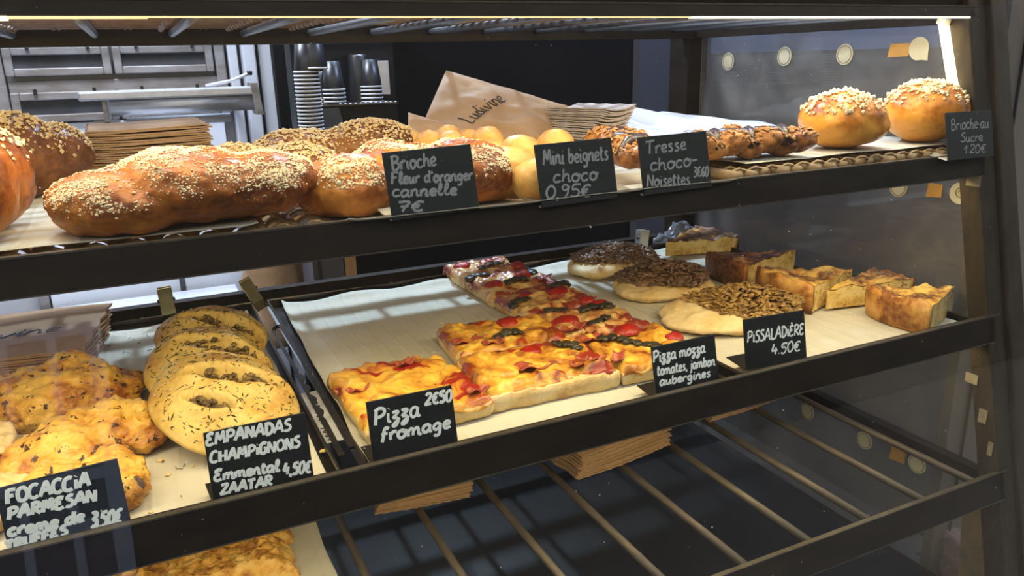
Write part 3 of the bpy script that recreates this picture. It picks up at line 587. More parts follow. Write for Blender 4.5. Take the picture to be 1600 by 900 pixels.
# white counter at the back with a crumpled bag
ct = thing('back_counter', 'white work counter behind the case under the old window', 'counter', (0, 0, 0))
MB().box((-1.5, 1.62, .74), (.20, 2.38, .775)).build('worktop', MT['gloss_white'], ct, bevel=.004)
MB().box((-1.48, 1.66, 0), (.18, 2.36, .74)).build('cabinet', MT['white'], ct)
b0 = aty(440, 452, 1.80)
pg = MB()
def bagp(u, v):
    a_ = u * 2 * PI; k = 1 + .12 * math.sin(a_ * 3 + 1) + .08 * math.sin(a_ * 5 + v * 5)
    sx, sy = .085 * k, .055 * k; tp = 1 - .25 * v ** 3
    return (sx * math.cos(a_) * tp + .012 * fbm((u * 2, v, 3), 3), sy * math.sin(a_) * tp, .33 * v + .012 * math.sin(a_ * 4) * v)
o = grid('paper_bag', MT['kraftb'], bagp, 40, 14, .0015); o.location = (b0.x, 1.80, .776); tag(o, 'crumpled brown paper bag standing on the white back counter', 'paper bag')
MB().add([(.085 * math.cos(2 * PI * k / 20), .055 * math.sin(2 * PI * k / 20), .002) for k in range(20)], [tuple(range(20))]).build('bag_base', MT['kraftb'], o)
o = MB().box((gx0, 1.57, .0), (wx0 - .0005, 1.69, 1.115)).build('cabinet', MT['greywall'], bevel=.003); tag(o, 'narrow grey cabinet under the tall cup stack, left of the wood post', 'cabinet')
MB().box((gx0 + .012, 1.566, .3), (gx0 + .018, 1.5698, 1.10)).build('door_gap', MT['ink'], o)
# coffee machine with cups
Ym = 1.72
cm = thing('coffee_machine', 'black coffee machine with a perforated cup rail behind the case', 'coffee machine', (0, 0, 0))
xl, xr = aty(486, 180, Ym).x, aty(622, 180, Ym).x; zt_ = aty(560, 162, Ym).z; xm_ = xl + (xr - xl) * .30
MB().box((xl, Ym, zt_ - .09), (xr, Ym + .16, zt_ - .002)).build('machine_body', MT['machine'], cm, bevel=.003)
MB().hexa([(xl, Ym - .012, zt_ - .055), (xm_ + .012, Ym - .012, zt_ - .055), (xm_ + .012, Ym, zt_ - .055), (xl, Ym, zt_ - .055), (xl, Ym - .012, zt_ - .006), (xm_, Ym - .012, zt_ - .006), (xm_, Ym, zt_ - .006), (xl, Ym, zt_ - .006)]).build('side_cover', MT['machine2'], cm)
MB().hexa([(xl + .02, Ym - .05, zt_ - .10), (xm_ + .06, Ym - .05, zt_ - .10), (xm_ + .06, Ym, zt_ - .10), (xl + .02, Ym, zt_ - .10), (xl + .02, Ym - .03, zt_ - .06), (xm_ + .04, Ym - .03, zt_ - .06), (xm_ + .04, Ym, zt_ - .06), (xl + .02, Ym, zt_ - .06)]).build('drip_tray', MT['machine2'], cm)
rl = MB().box((xl - .005, Ym - .010, zt_ - .003), (xr, Ym + .16, zt_)).build('cup_rail', MT['darksteel'], cm)
m = MB()
for k in range(12): m.lathe([(.0, 0), (.0026, .0006), (.0026, .002), (0, .0028)], 8, 0, (xm_ + (xr - xm_) * (k + .5) / 12, Ym - .006, zt_))
m.build('rail_stud', MT['rim'], rl, True)
MB().box((xl, Ym + .17, 0), (xr + .05, Ym + .24, 1.55)).build('machine_back', MT['machine'], cm)
MB().box((xl, Ym, 0), (xr, Ym + .16, zt_ - .091)).build('machine_base', MT['blackwall'], cm)
q0 = aty(600, 115, Ym + .16); q1 = aty(487, 203, Ym - .09)
MB().box((q1.x - .05, Ym - .145, 1.1155), (q1.x + .05, Ym - .035, q1.z - .0002)).build('cup_stand', MT['machine'], cm, bevel=.002)
MB().box((q0.x - .045, Ym + .155, q0.z - .05), (q0.x + .012, Ym + .169, q0.z + .03)).build('steel_plate', MT['steel'], cm, bevel=.002)
def cup(name, loc, r, h, label, group, flip=True):
    """paper cup standing mouth down, white rolled rim at the bottom"""
    o = MB().lathe([(r, .002), (r * .99, .006), (r * .72, h), (r * .66, h), (r * .64, h - .004), (0, h - .004)], 24).build(name, MT['cup'], None, True); o.location = loc; tag(o, label, 'cup', group)
    m = MB(); m.tube([(r * math.cos(2 * PI * k / 24), r * math.sin(2 * PI * k / 24), .0022) for k in range(25)], .0021, 6); m.build('rim', MT['rim'], o, True); return o
c0 = cup('paper_cup', (0, 0, 0), .024, .062, 'black paper cup with white rim nested in the tall left cup stack', 'black cups in the tall left stack')
def stack(first, px, py, Y, n, dz, label, group):
    pt = aty(px, py, Y)
    for k in range(n):
        o = first if (k == 0 and first is c0 and not stack.used) else copy_tree(first); stack.used = True
        o.location = (pt.x, Y, pt.z + dz * k); o['label'] = label; o['group'] = group
stack.used = False
stack(c0, 487, 203, Ym - .09, 16, .0075, 'black paper cup with white rim nested in the tall left cup stack', 'black cups in the tall left stack')
stack(c0, 523, 160, Ym + .04, 4, .0085, 'black paper cup with white rim in the short middle stack on the coffee machine', 'cups in the middle stack')
stack(c0, 582, 160, Ym + .09, 5, .0085, 'black paper cup with dark rim in the right stack on the coffee machine', 'cups in the right stack')
stack(c0, 500, 163, Ym + .06, 2, .0085, 'black paper cup half hidden between the tall left stack and the middle stack', 'cups between the stacks')
big = aty(490, 102, Ym - .09); 
o = cup('tall_paper_cup', (0, 0, 0), .027, .075, 'large black paper cup crowning the tall left cup stack', None); o.location = (big.x, Ym - .09, aty(487, 203, Ym - .09).z + .0075 * 15 + .0065 )
k2 = aty(565, 160, Ym + .11)
o = MB().lathe([(.026, 0), (.026, .002), (.022, .10), (.018, .104), (0, .104)], 24).build('black_tumbler', MT['cup'], None, True); o.location = (k2.x, Ym + .115, zt_ + .0005); tag(o, 'tall black tumbler behind the middle and right cup stacks', 'tumbler')

# roof wicker trays, seen from below through the roof rods
def wicker(name, x0, x1, y0, y1, z, mat, label, along='y', step=.022, r=.0048, rows=(0.0, .02, .04), wr=.0028, rim=False):
    t = thing(name, label, 'wicker tray', (x0, y0, z)); W, D = x1 - x0, y1 - y0
    m = MB(); n = max(2, int((W if along == 'y' else D) / step))
    for k in range(n + 1):
        q = (W if along == 'y' else D) * k / n + random.uniform(-.003, .003); rr = r * random.uniform(.8, 1.15); e = random.uniform(-.011, -.001)
        if along == 'y': m.tube([(q, e, r), (q + random.uniform(-.003, .003), D * .5, r), (q, D, r)], rr, 10)
        else: m.tube([(0, q, r), (W * .5, q + random.uniform(-.003, .003), r), (W, q, r)], rr, 10)
    m.build('canes', mat, t, True)
    m = MB()
    L = W if along == 'y' else D
    for y in rows:
        for ph in (0, PI):
            pts = []
            kk = int(L / .006)
            for i in range(kk + 1):
                s = L * i / kk; a_ = PI * s / (L / n) + ph
                pts.append((s, y + .003 * math.cos(a_), r + (r + wr * .7) * math.sin(a_)) if along == 'y' else (y + .003 * math.cos(a_), s, r + (r + wr * .7) * math.sin(a_)))
            m.tube(pts, wr, 6)
    m.build('weave', mat, t, True)
    if rim:
        m = MB()
        ym = D
        m.tube([(0, ym, .0075), (W, ym, .0075)], .0073, 14)
        pts = []
        m.build('rim_cane', mat, t, True); m = MB()
        for j in range(int(W / .05)):
            xx = j * .05 + random.uniform(-.008, .008)
            for q in range(2):
                m.tube([(xx + q * .007 + .012 * s_, ym + .0085 * math.cos(2 * PI * s_), .0085 + .0083 * math.sin(2 * PI * s_)) for s_ in [i / 12 for i in range(13)]], .0016, 5)
        for s2 in (0, PI):
            m.tube([(W * i / 160, ym - .03 + .012 * math.sin(i * .55 + s2), r + .002 + .003 * math.cos(i * .55 + s2)) for i in range(161)], .0028, 6)
        m.build('rim_binding', mat, t, True)
    return t
wicker('wicker_tray', -.55, .245, .735, 1.268, 1.4535, MT['roofwicker'], 'brown wicker tray lying on the roof rods at the left', 'x', .03, .006, [.06 + .09 * k for k in range(9)], .003, True)
wicker('wicker_tray', .27, .72, .735, 1.20, 1.4535, MT['roofwicker'], 'second brown wicker tray on the roof rods, right of the leftmost one', 'x', .03, .006, [.04 + .09 * k for k in range(5)], .003)

# ================================================================== trays, papers
ZT = 1.0305                                     # top of the rods of the middle shelf
def tray(x0, x1, y0, y1, label):
    t = thing('baking_tray', label, 'baking tray', ((x0 + x1) / 2, (y0 + y1) / 2, ZT)); W, D = (x1 - x0) / 2, (y1 - y0) / 2
    MB().box((-W, -D, 0), (W, D, .0015)).build('base', MT['tray'], t)
    m = MB(); h = .013
    for s in (-1, 1):
        m.box((s * W - .001, -D, 0), (s * W + .001, D, h)); m.box((-W, s * D - .001, 0), (W, s * D + .001, h))
    pts = [(-W, -D, h), (-W, D, h), (W, D, h), (W, -D, h), (-W, -D, h)]
    m.tube(pts, .0022, 6); m.build('rim', MT['darksteel'], t); return t
tray(-.285, .122, .640, 1.225, 'black baking tray under the focaccias and empanadas, left end of middle shelf')
tray(.147, .566, .640, 1.225, 'black baking tray under the pizza slices, centre of middle shelf')
tray(.592, .996, .640, 1.225, 'black baking tray under the onion flatbreads and flan slices, right end')
def paper(name, x0, x1, y0, y1, z, label, amp=.0012, seed=0, curl=.006, skew=0.0, nx=50, ny=70, cat='paper sheet', lift=0):
    def fn(u, v):
        x = x0 + (x1 - x0) * u + skew * v; y = y0 + (y1 - y0) * v
        e = min(u, 1 - u); e2 = 1 - v
        d = lift * max(0, 1 - (y - y0) / .05) ** 1.5 + amp * (abs(fbm((x, y, seed), 9, 3)) + .6 * abs(math.sin(7 * u + 3 * fbm((x, y, seed + 4), 4, 2))))
        d += curl * max(0, 1 - e2 / .05) ** 2 * (.4 + .6 * math.sin(u * 9 + seed) ** 2) + curl * .5 * max(0, 1 - e / .03) ** 2
        return (x + .003 * fbm((y, seed, 1), 8, 2) * (1 if u > .5 else -1) * (1 if e < .02 else 0), y + .004 * fbm((x, seed, 2), 9, 2) * (1 if (v < .02 or v > .98) else 0), z + d)
    o = grid(name, MT['paper'], fn, nx, ny, .0004); return tag(o, label, cat)
ZP = ZT + .0020
paper('paper_liner', -.275, .114, .650, 1.205, ZP, 'greaseproof paper under the focaccias and empanadas on the left tray', seed=1)
paper('paper_liner', .152, .546, .650, 1.212, ZP, 'greaseproof paper under the pizza slices on the centre tray, mostly bare', .0016, 2, .009, .014)
paper('paper_liner', .597, .990, .648, 1.212, ZP, 'greaseproof paper under the onion flatbreads and flan slices', .0014, 3, .008)
ZF = ZP + .0022                                  # foods of the middle shelf rest here
# top shelf: wicker and papers
wicker('wicker_tray', -.42, .150, .686, 1.245, 1.2446, MT['wicker'], 'pale wicker tray under the big brioches at the left of the top shelf', 'y', .030, .0082, (.004, .022, .05, .09, .14, .2, .3, .4), .0022)
wicker('wicker_tray', .60, .995, .684, 1.245, 1.2446, MT['wicker'], 'lower pale wicker tray at the right of the top shelf, under the other one', 'y', .0235, .0062, (.008, .05, .3), .0026)
wicker('wicker_tray', .602, .993, .686, 1.240, 1.2612, MT['wicker'], 'upper pale wicker tray under the sugar buns at the right of the top shelf', 'y', .0235, .0058, (.004, .020, .05, .1, .16, .24, .34), .0019)
ZL = 1.2680
paper('paper_liner', .155, .592, .6615, 1.245, 1.2550, 'greaseproof paper under the small doughnuts, centre of the top shelf', .0010, 5, .004, lift=.0132)
paper('paper_liner', -.41, .085, .700, 1.235, 1.2662, 'greaseproof paper under the big brioches on the left wicker tray', .0012, 6, .004)
paper('paper_liner', .62, .975, .697, .93, 1.2768, 'greaseproof paper under the two sugar buns on the right wicker tray', .0018, 7, .006)
def bigsheet(u, v):
    x = .63 + .37 * u; y = .94 + .30 * v
    z = 1.2785 + .008 * abs(fbm((x, y, 9), 5, 3)) + .032 * max(0, 1 - abs(u - .42) * 3.2) * max(0, v - .55) / .45 + .016 * v * abs(math.sin(5.5 * u + .8)) + .004 * math.sin(30 * u + 4 * v)
    return (x, y, z)
o = grid('paper_sheet', MT['napkin'], bigsheet, 60, 50, .0004); tag(o, 'large crumpled white paper sheet at the back right of the top shelf', 'paper sheet')
o.data.materials.clear(); o.data.materials.append(paper_mat('white_paper', (.62, .62, .62), (.55, .55, .55)))

# ================================================================== top shelf breads
G1 = 'large brioches of the top shelf'
def seeds(o, n, size=.0016, mat='sesame', nz=.15, zmin=.03, **k): return scatter('sugar_topping', o, n, size, MT[mat], nz, zmin, **k)
# the big twisted loaf in front
o = lump('brioche', MT['brioche'], [((-.045, .0, .026), (.062, .062, .036), (0, .1, .2)), ((.012, .004, .040), (.072, .062, .040), (0, .05, -.25)), ((.070, .012, .034), (.062, .060, .036), (0, -.15, -.2)), ((-.02, .055, .034), (.05, .035, .030))], .0032, 12, .0028, 30, 1)
p = at(285, 350, ZL); o.location = (.022, .738, ZL + .001); o.rotation_euler.z = -.06
tag(o, 'long twisted brioche dusted with fine sugar, nearest on the left of top shelf', 'brioche', G1)
o.scale = (.96, 1, .80)
seeds(o, 15000, .00072, 'sugar', -.12, .022, jitter=.5, accept=lambda q: max(0.12, .45 + 2.2 * fbm(q, 30, 3)))
# tall loaf cut by the left edge of the picture
o = lump('brioche', MT['brioche'], [((0, 0, .045), (.055, .05, .052)), ((.01, .06, .045), (.052, .05, .05), (0, 0, .3)), ((-.06, .02, .04), (.06, .06, .045))], .0034, 10, .0022, 28, 2)
o.location = (-.148, .745, ZL + .001); tag(o, 'tall golden brioche at the left edge of the top shelf', 'brioche', G1)
scatter('sugar_topping', o, 700, .0019, MT['sugar'], .25, .055, accept=lambda q: q[1] > .015)
# dark loaf behind it
o = lump('brioche', MT['brioche_dark'], [((0, 0, .042), (.070, .05, .048)), ((.05, .02, .036), (.04, .04, .04))], .0034, 10, .0022, 30, 3)
o.location = (-.140, 1.00, ZL + .001); tag(o, 'dark brown sugar-topped brioche behind the tall golden one, left edge', 'brioche', G1)
scatter('sugar_topping', o, 1300, .0017, MT['sesame'], .15, .04, shape=(1, 1, .9))
# loaf in the middle, behind the chalk sign
o = lump('brioche', MT['brioche'], [((-.075, -.01, .028), (.05, .055, .034), (0, 0, .5)), ((-.02, .01, .034), (.055, .055, .034), (0, 0, -.4)), ((.045, -.005, .032), (.055, .055, .036), (0, 0, .4)), ((.08, .01, .026), (.042, .05, .030))], .0032, 9, .0026, 32, 4)
o.location = (.252, .752, 1.2600); o.rotation_euler.z = -.03; o.scale.z = .94; tag(o, 'braided golden brioche partly behind the orange-flower brioche sign', 'brioche', G1)
seeds(o, 7000, .0009, 'sugar', .02, .034, jitter=.5, accept=lambda q: max(0.03, .5 + 2.2 * fbm(q, 30, 3)))
o = lump('brioche', MT['brioche_dark'], [((-.05, 0, .032), (.06, .05, .035)), ((.035, .005, .037), (.065, .05, .037))], .0036, 9, .0022, 32, 5)
o.location = (.222, .955, ZL + .001); o.scale.z = .86; tag(o, 'pale-seeded dark brioche behind the braided golden one, near the coffee machine', 'brioche', G1)
seeds(o, 2600, .0017, 'sesame', .0, .03, jitter=.4)
o = lump('brioche', MT['brioche_dark'], [((-.03, 0, .028), (.05, .05, .032)), ((.03, 0, .026), (.05, .05, .030))], .0036, 9, .0022, 32, 6)
o.location = (.118, .860, ZL + .001); o.scale.z = .88; tag(o, 'low pale-seeded brioche just behind the long twisted brioche, right end', 'brioche', G1)
seeds(o, 2200, .0016, 'sesame', .0, .026, jitter=.4)
# sugar buns
def bun(px, py, y, rx, rz, label, seed, n):
    r = ray(px, py); x = r[0] * y / r[1]
    o = lump('sugar_bun', MT['bun'], [((0, 0, rz * .52), (rx, rx * .98, rz * .56)), ((.004, 0, rz * .40), (rx * 1.02, rx, rz * .40))], .0028, 8, .0012, 26, seed)
    o.location = (x, y, 1.2800); tag(o, label, 'sugar bun', 'sugar buns on the right wicker tray')
    scatter('sugar_topping', o, n, .0023, MT['sugar'], .40, rz * .60, shape=(1, 1, .9), jitter=.35, sink=.35, power=.6)
    return o
bun(1315, 195, .742, .0550, .066, 'round sugar bun, left of the two, lower and browner', 11, 330)
bun(1446, 175, .735, .0560, .074, 'round sugar bun, right of the two, beside its small sign', 12, 420)
# small doughnuts
BE = [(672, 226, .93, .019), (700, 219, .95, .020), (733, 224, .93, .019), (762, 222, .90, .020), (705, 229, .88, .019), (772, 243, .86, .020), (812, 240, .84, .024), (800, 258, .735, .030), (775, 255, .82, .022), (838, 275, .700, .025), (868, 230, .86, .024), (640, 226, .95, .020)]
BL = ['small doughnut at the left of the doughnut pile, in front of the kraft bag', 'small doughnut at the top back of the doughnut pile', 'small doughnut in the pile, right of the topmost one', 'round small doughnut at the right end of the back pile', 'small doughnut at the front of the back pile, just over the braided brioche', 'small doughnut below the back pile, beside the braided brioche', 'oval small doughnut behind the biggest front doughnut', 'biggest small doughnut, front, just left of its sign', 'small doughnut squeezed between braided brioche and biggest doughnut', 'small doughnut touching the left edge of the doughnut sign', 'small doughnut peeping over the doughnut sign top', 'small doughnut farthest left, mostly behind the braided brioche']
ZD = 1.2602
for k, ((px, py, y, r), lb) in enumerate(zip(BE, BL)):
    c = aty(px, py, y); zc = max(0, c.z - ZD - r * .8)
    o = lump('small_doughnut', MT['beignet'], [((0, 0, r * .85), (r * 1.08, r * 1.0, r * .92), (0, 0, k))], .0024, 5, .0010, 40, 20 + k)
    o.location = (c.x, y, ZD + (0 if zc < .010 else zc)); tag(o, lb, 'doughnut', 'small doughnuts on the top shelf')
# chocolate hazelnut braids
def braid(loc, L, rz, label, seed):
    e = []; ch = []
    n = 7
    for i in range(n):
        s = (i / (n - 1) - .5) * L; sg_ = 1 if i % 2 else -1
        e.append(((s, sg_ * .012, .022 + .004 * (1 - abs(i - 3) / 3)), (.026, .015, .017), (0, .15 * sg_, sg_ * .75)))
        e.append(((s, -sg_ * .012, .016), (.022, .014, .014), (0, 0, -sg_ * .75)))
    o = lump('hazelnut_braid', MT['tresse'], e, .0026, 3, .0018, 45, seed); o.location = loc; o.rotation_euler.z = rz; o.scale.z = .86
    m = MB()
    for i in range(n - 1):
        s = ((i + .5) / (n - 1) - .5) * L; sg_ = 1 if i % 2 else -1
        m.tube([(s - .016, -sg_ * .026, .018), (s - .005, -sg_ * .009, .036), (s + .010, sg_ * .012, .037), (s + .020, sg_ * .027, .020)], [.004, .0072, .0072, .004], 8)
    m.build('chocolate_filling', MT['choco'], o, True)
    scatter('hazelnut_topping', o, 620, .0024, MT['nuts'], .05, .018, jitter=.4); 
    tag(o, label, 'braided pastry', 'hazelnut braids'); return o
c = aty(1165, 243, .735); braid((c.x - .012, .735, 1.2785), .150, -.06, 'chocolate hazelnut braid lying right of its sign, dark filling showing', 31)
c = aty(985, 255, .735); braid((c.x + .030, .800, 1.2785), .15, 1.25, 'nut-covered braid end-on between the doughnut sign and the braid sign', 32)

# ================================================================== kraft bag stacks
def bag_sheet(W, D, t, seed, bend=0.0, zig=True):
    nx, ny = 18, 8; top = []
    rr = random.Random(seed)
    ph = rr.random() * 6
    def P(i, j, z):
        x = (i / nx - .5) * W; y = (j / ny - .5) * D
        if zig and i in (0, nx): x += (.0035 if j % 2 else -.0005) * (1 if i == 0 else -1)
        if zig and j == 0: y += .0018 * (i % 2)
        return (x, y, z + bend * (x / W) ** 2 + .0010 * math.sin(x * 30 + ph))
    vs = [P(i, j, t) for j in range(ny + 1) for i in range(nx + 1)] + [P(i, j, 0) for j in range(ny + 1) for i in range(nx + 1)]
    n = (nx + 1) * (ny + 1); f = []
    for j in range(ny):
        for i in range(nx):
            a_ = j * (nx + 1) + i; f.append((a_, a_ + 1, a_ + nx + 2, a_ + nx + 1)); f.append((n + a_ + nx + 1, n + a_ + nx + 2, n + a_ + 1, n + a_))
    bd = [i for i in range(nx + 1)] + [j * (nx + 1) + nx for j in range(1, ny + 1)] + [ny * (nx + 1) + i for i in range(nx - 1, -1, -1)] + [j * (nx + 1) for j in range(ny - 1, 0, -1)]
    for k in range(len(bd)): a_, b_ = bd[k], bd[(k + 1) % len(bd)]; f.append((n + a_, n + b_, b_, a_))
    return MB().add(vs, f)
def bags(n, loc, W, D, dz, rz, label, top_label, group, mat='kraft', lean=(0, 0), bend=0.0, jit=.003, fan=0.0, tag_noun='paper bag', tilt=0.0):
    protos = [bag_sheet(W, D, dz * .72, s, bend).build('kraft_bag' if tag_noun == 'paper bag' else 'napkin', MT[mat]) for s in range(3)]
    out = []
    for k in range(n):
        if k < 3: o = protos[k]
        else: o = protos[k % 3].copy(); col.objects.link(o)
        o.location = (loc[0] + lean[0] * k + random.uniform(-jit, jit), loc[1] + lean[1] * k + random.uniform(-jit, jit), loc[2] + dz * k)
        o.rotation_euler = (tilt, 0, rz + random.uniform(-.012, .012) + fan * k)
        tag(o, top_label if (k == n - 1 and top_label) else label, tag_noun, group); out.append(o)
    return out
# left tray, tall stack with the name written on the topmost bag
zs = ZF
S1 = bags(22, (-.240, 1.110, zs), .30, .20, .0021, -.12, 'brown kraft paper bag in the tall stack on the left baking tray', 'topmost kraft bag with handwriting in the stack on the left baking tray', 'kraft bags on the left baking tray', 'kraftb', (.0004, .0006), 0, .0022)
tp = S1[-1]; zt2 = .0021 * .72 + .0006
m = MB(); write(m, 'Ludivine', (-.045, -.030), (.105, -.012), .026, .0011, lambda q: (q.x, q.y, zt2 + .0010 * math.sin(q.x * 30)), .25)
m.build('handwriting', MT['ink'], tp)
# stack at the back of the top shelf, left
pA = aty(232, 225, 1.13)
bags(27, (.012, 1.148, 1.2592), .140, .16, .00265, .02, 'brown kraft paper bag in the stack behind the twisted brioche', 'topmost kraft bag, edge lifted, in the stack behind the twisted brioche', 'kraft bags behind the twisted brioche', 'kraft', (0, 0), .003, .0018)
# napkins right of the leaning bag
pN = aty(930, 205, 1.02)
bags(17, (pN.x - .006, 1.06, 1.2800), .085, .11, .0026, .25, 'folded brown napkin in the fanned pile right of the leaning bag', None, 'napkins on the top shelf', 'napkin', (.0014, 0), .022, .0015, .012, 'napkin')
# bottom shelf stacks on the rods
ZB = .8355
def bottom_stack(px0, py0, px1, py1, n, dz, D, label, top, group, rz, W=None, fan=0.0, bend=0.0):
    a_, b_ = at(px0, py0, ZB), at(px1, py1, ZB); W = W or (b_ - a_).length; c = (a_ + b_) / 2; ang = math.atan2(b_.y - a_.y, b_.x - a_.x)
    nrm = Vector((-math.sin(ang), math.cos(ang), 0)); c = c + nrm * D / 2
    return bags(n, (c.x, c.y, ZB), W, D, dz, ang + rz, label, top, group, 'kraftb', (0, 0), bend, .0022, fan)
bottom_stack(588, 806, 735, 778, 9, .0022, .20, 'brown kraft bag in the low left stack on the bottom rods', None, 'kraft bags, left stack on bottom rods', 0, None, .006)
bottom_stack(905, 752, 1046, 696, 17, .0023, .20, 'brown kraft bag in the tall middle stack on the bottom rods', None, 'kraft bags, middle stack on bottom rods', -.02, None, .004, .004)
bottom_stack(1110, 660, 1225, 622, 9, .0022, .18, 'brown kraft bag in the right stack on the bottom rods', None, 'kraft bags, right stack on bottom rods', 0, None, .006)

# leaning bag with handwriting, and the plain one under it
def bag4(name, TL, TR, BR, BL, mat, label, bulge=.010, seed=0):
    TL, TR, BR, BL = map(Vector, (TL, TR, BR, BL)); nrm = (TR - TL).cross(BL - TL).normalized()
    if nrm.y > 0: nrm = -nrm
    def side(s):
        def fn(u, v):
            q = (BL * (1 - u) + BR * u) * (1 - v) + (TL * (1 - u) + TR * u) * v
            e = min(u, 1 - u, v, 1 - v); k = min(1, e / .22) ** .6
            wv = bulge * k * (1 + .5 * fbm((u * 1.3, v * 1.3, seed), 2.5, 3)) + .004 * k * fbm((u * 2, v * 2, seed + 5), 3, 3) + .0035 * math.sin(u * 17 + 4 * v) * k * max(0, u - .5) * 2
            return q + nrm * (wv * s + .0004 * s)
        return fn
    nu, nv = 34, 24; vs = []; fs = []
    for s in (1, -1):
        b_ = len(vs); f = side(s)
        vs += [f(i / nu, j / nv) for j in range(nv + 1) for i in range(nu + 1)]
        for j in range(nv):
            for i in range(nu):
                a_ = b_ + j * (nu + 1) + i; q = (a_, a_ + 1, a_ + nu + 2, a_ + nu + 1); fs.append(q if s > 0 else q[::-1])
    o = MB().add(vs, fs).build(name, mat, None, True); tag(o, label, 'paper bag'); return o, side(1), nrm
TL, TR, BR, BL = aty(697, 110, 1.17), aty(893, 168, 1.12), aty(848, 226, 1.04), aty(655, 206, 1.06)
lb, fn, nr = bag4('kraft_bag', TL, TR, BR, BL, MT['kraftb'], 'kraft paper bag with handwriting leaning at the back of the top shelf', .010, 3)
def on_bag(q):
    p_ = Vector(fn(min(max(q.x / BW, 0), 1), min(max(q.y / BH, 0), 1))); return p_ + nr * .0006
def uv_bag(px, py):
    best = None
    for i in range(41):
        for j in range(41):
            d_ = M.T @ np.array(Vector(fn(i / 40, j / 40)) - Vector((0, 0, CZ))); e_ = (800 + F * d_[0] / d_[2] - px) ** 2 + (450 + F * d_[1] / d_[2] - py) ** 2
            if best is None or e_ < best[0]: best = (e_, i / 40, j / 40)
    return Vector(best[1:])
BW, BH = (BR - BL).length, (TL - BL).length
q0, q1 = [Vector((q.x * BW, q.y * BH)) for q in (uv_bag(733, 192), uv_bag(792, 158))]
m = MB(); write(m, 'Ludivine', q0, q1, .026, .0009, on_bag, .1); m.build('handwriting', MT['ink'], lb)
lb2, _, _ = bag4('kraft_bag', aty(638, 176, 1.065), aty(850, 240, .99), aty(842, 262, .955), aty(636, 236, .985), MT['kraftb'], 'plain kraft paper bag lying under the leaning bag behind the doughnuts', .006, 8)

# ================================================================== middle shelf: focaccias, empanadas
def foc(name, mat, ells, loc, rz, label, seed, amp=.0050, ns=42, tilt=0):
    o = lump(name, MT[mat], ells, .0030, 5, amp, ns, seed); o.location = loc; o.rotation_euler = (tilt, 0, rz)
    return tag(o, label, 'focaccia', 'cheese focaccias on the left tray')
o = foc('focaccia', 'focaccia', [((0, 0, .020), (.075, .062, .034)), ((-.045, .01, .018), (.05, .05, .028)), ((.02, .018, .034), (.042, .034, .022)), ((.055, -.018, .016), (.034, .026, .018)), ((.062, .02, .012), (.03, .022, .015))], (-.125, .935, ZF), .1, 'largest cheese focaccia, against the kraft bag stack at the left', 41)
o = foc('cheese_drip', 'focaccia', [((0, 0, .003), (.030, .022, .005)), ((.02, .006, .003), (.016, .012, .004))], (-.048, .885, ZF), .2, 'flat spill of melted cheese right of the largest focaccia', 42, .0015); o['category'] = 'cheese'
o = foc('focaccia', 'focaccia', [((-.02, -.015, .018), (.055, .045, .027), (0, 0, .3)), ((.025, .02, .020), (.05, .038, .026)), ((.052, .0, .016), (.030, .03, .020)), ((-.01, .03, .024), (.03, .022, .016))], (-.092, .790, ZF), .25, 'cheese focaccia with charred specks, just behind its sign', 43)
o = foc('focaccia', 'focaccia', [((0, 0, .016), (.036, .04, .024)), ((-.03, .0, .014), (.04, .04, .022))], (-.070, .705, ZF), -.1, 'cheese focaccia at the front, its end showing right of its sign', 44)
o = foc('focaccia', 'focaccia_pale', [((0, 0, .018), (.05, .05, .026)), ((-.04, .02, .016), (.05, .05, .024))], (-.195, .815, ZF), 0, 'pale floury focaccia at the left edge below the largest one', 45)
o = foc('focaccia', 'focaccia_pale', [((0, 0, .014), (.05, .04, .02))], (-.165, .720, ZF), 0.3, 'pale focaccia mostly hidden behind the focaccia sign, left edge', 46)
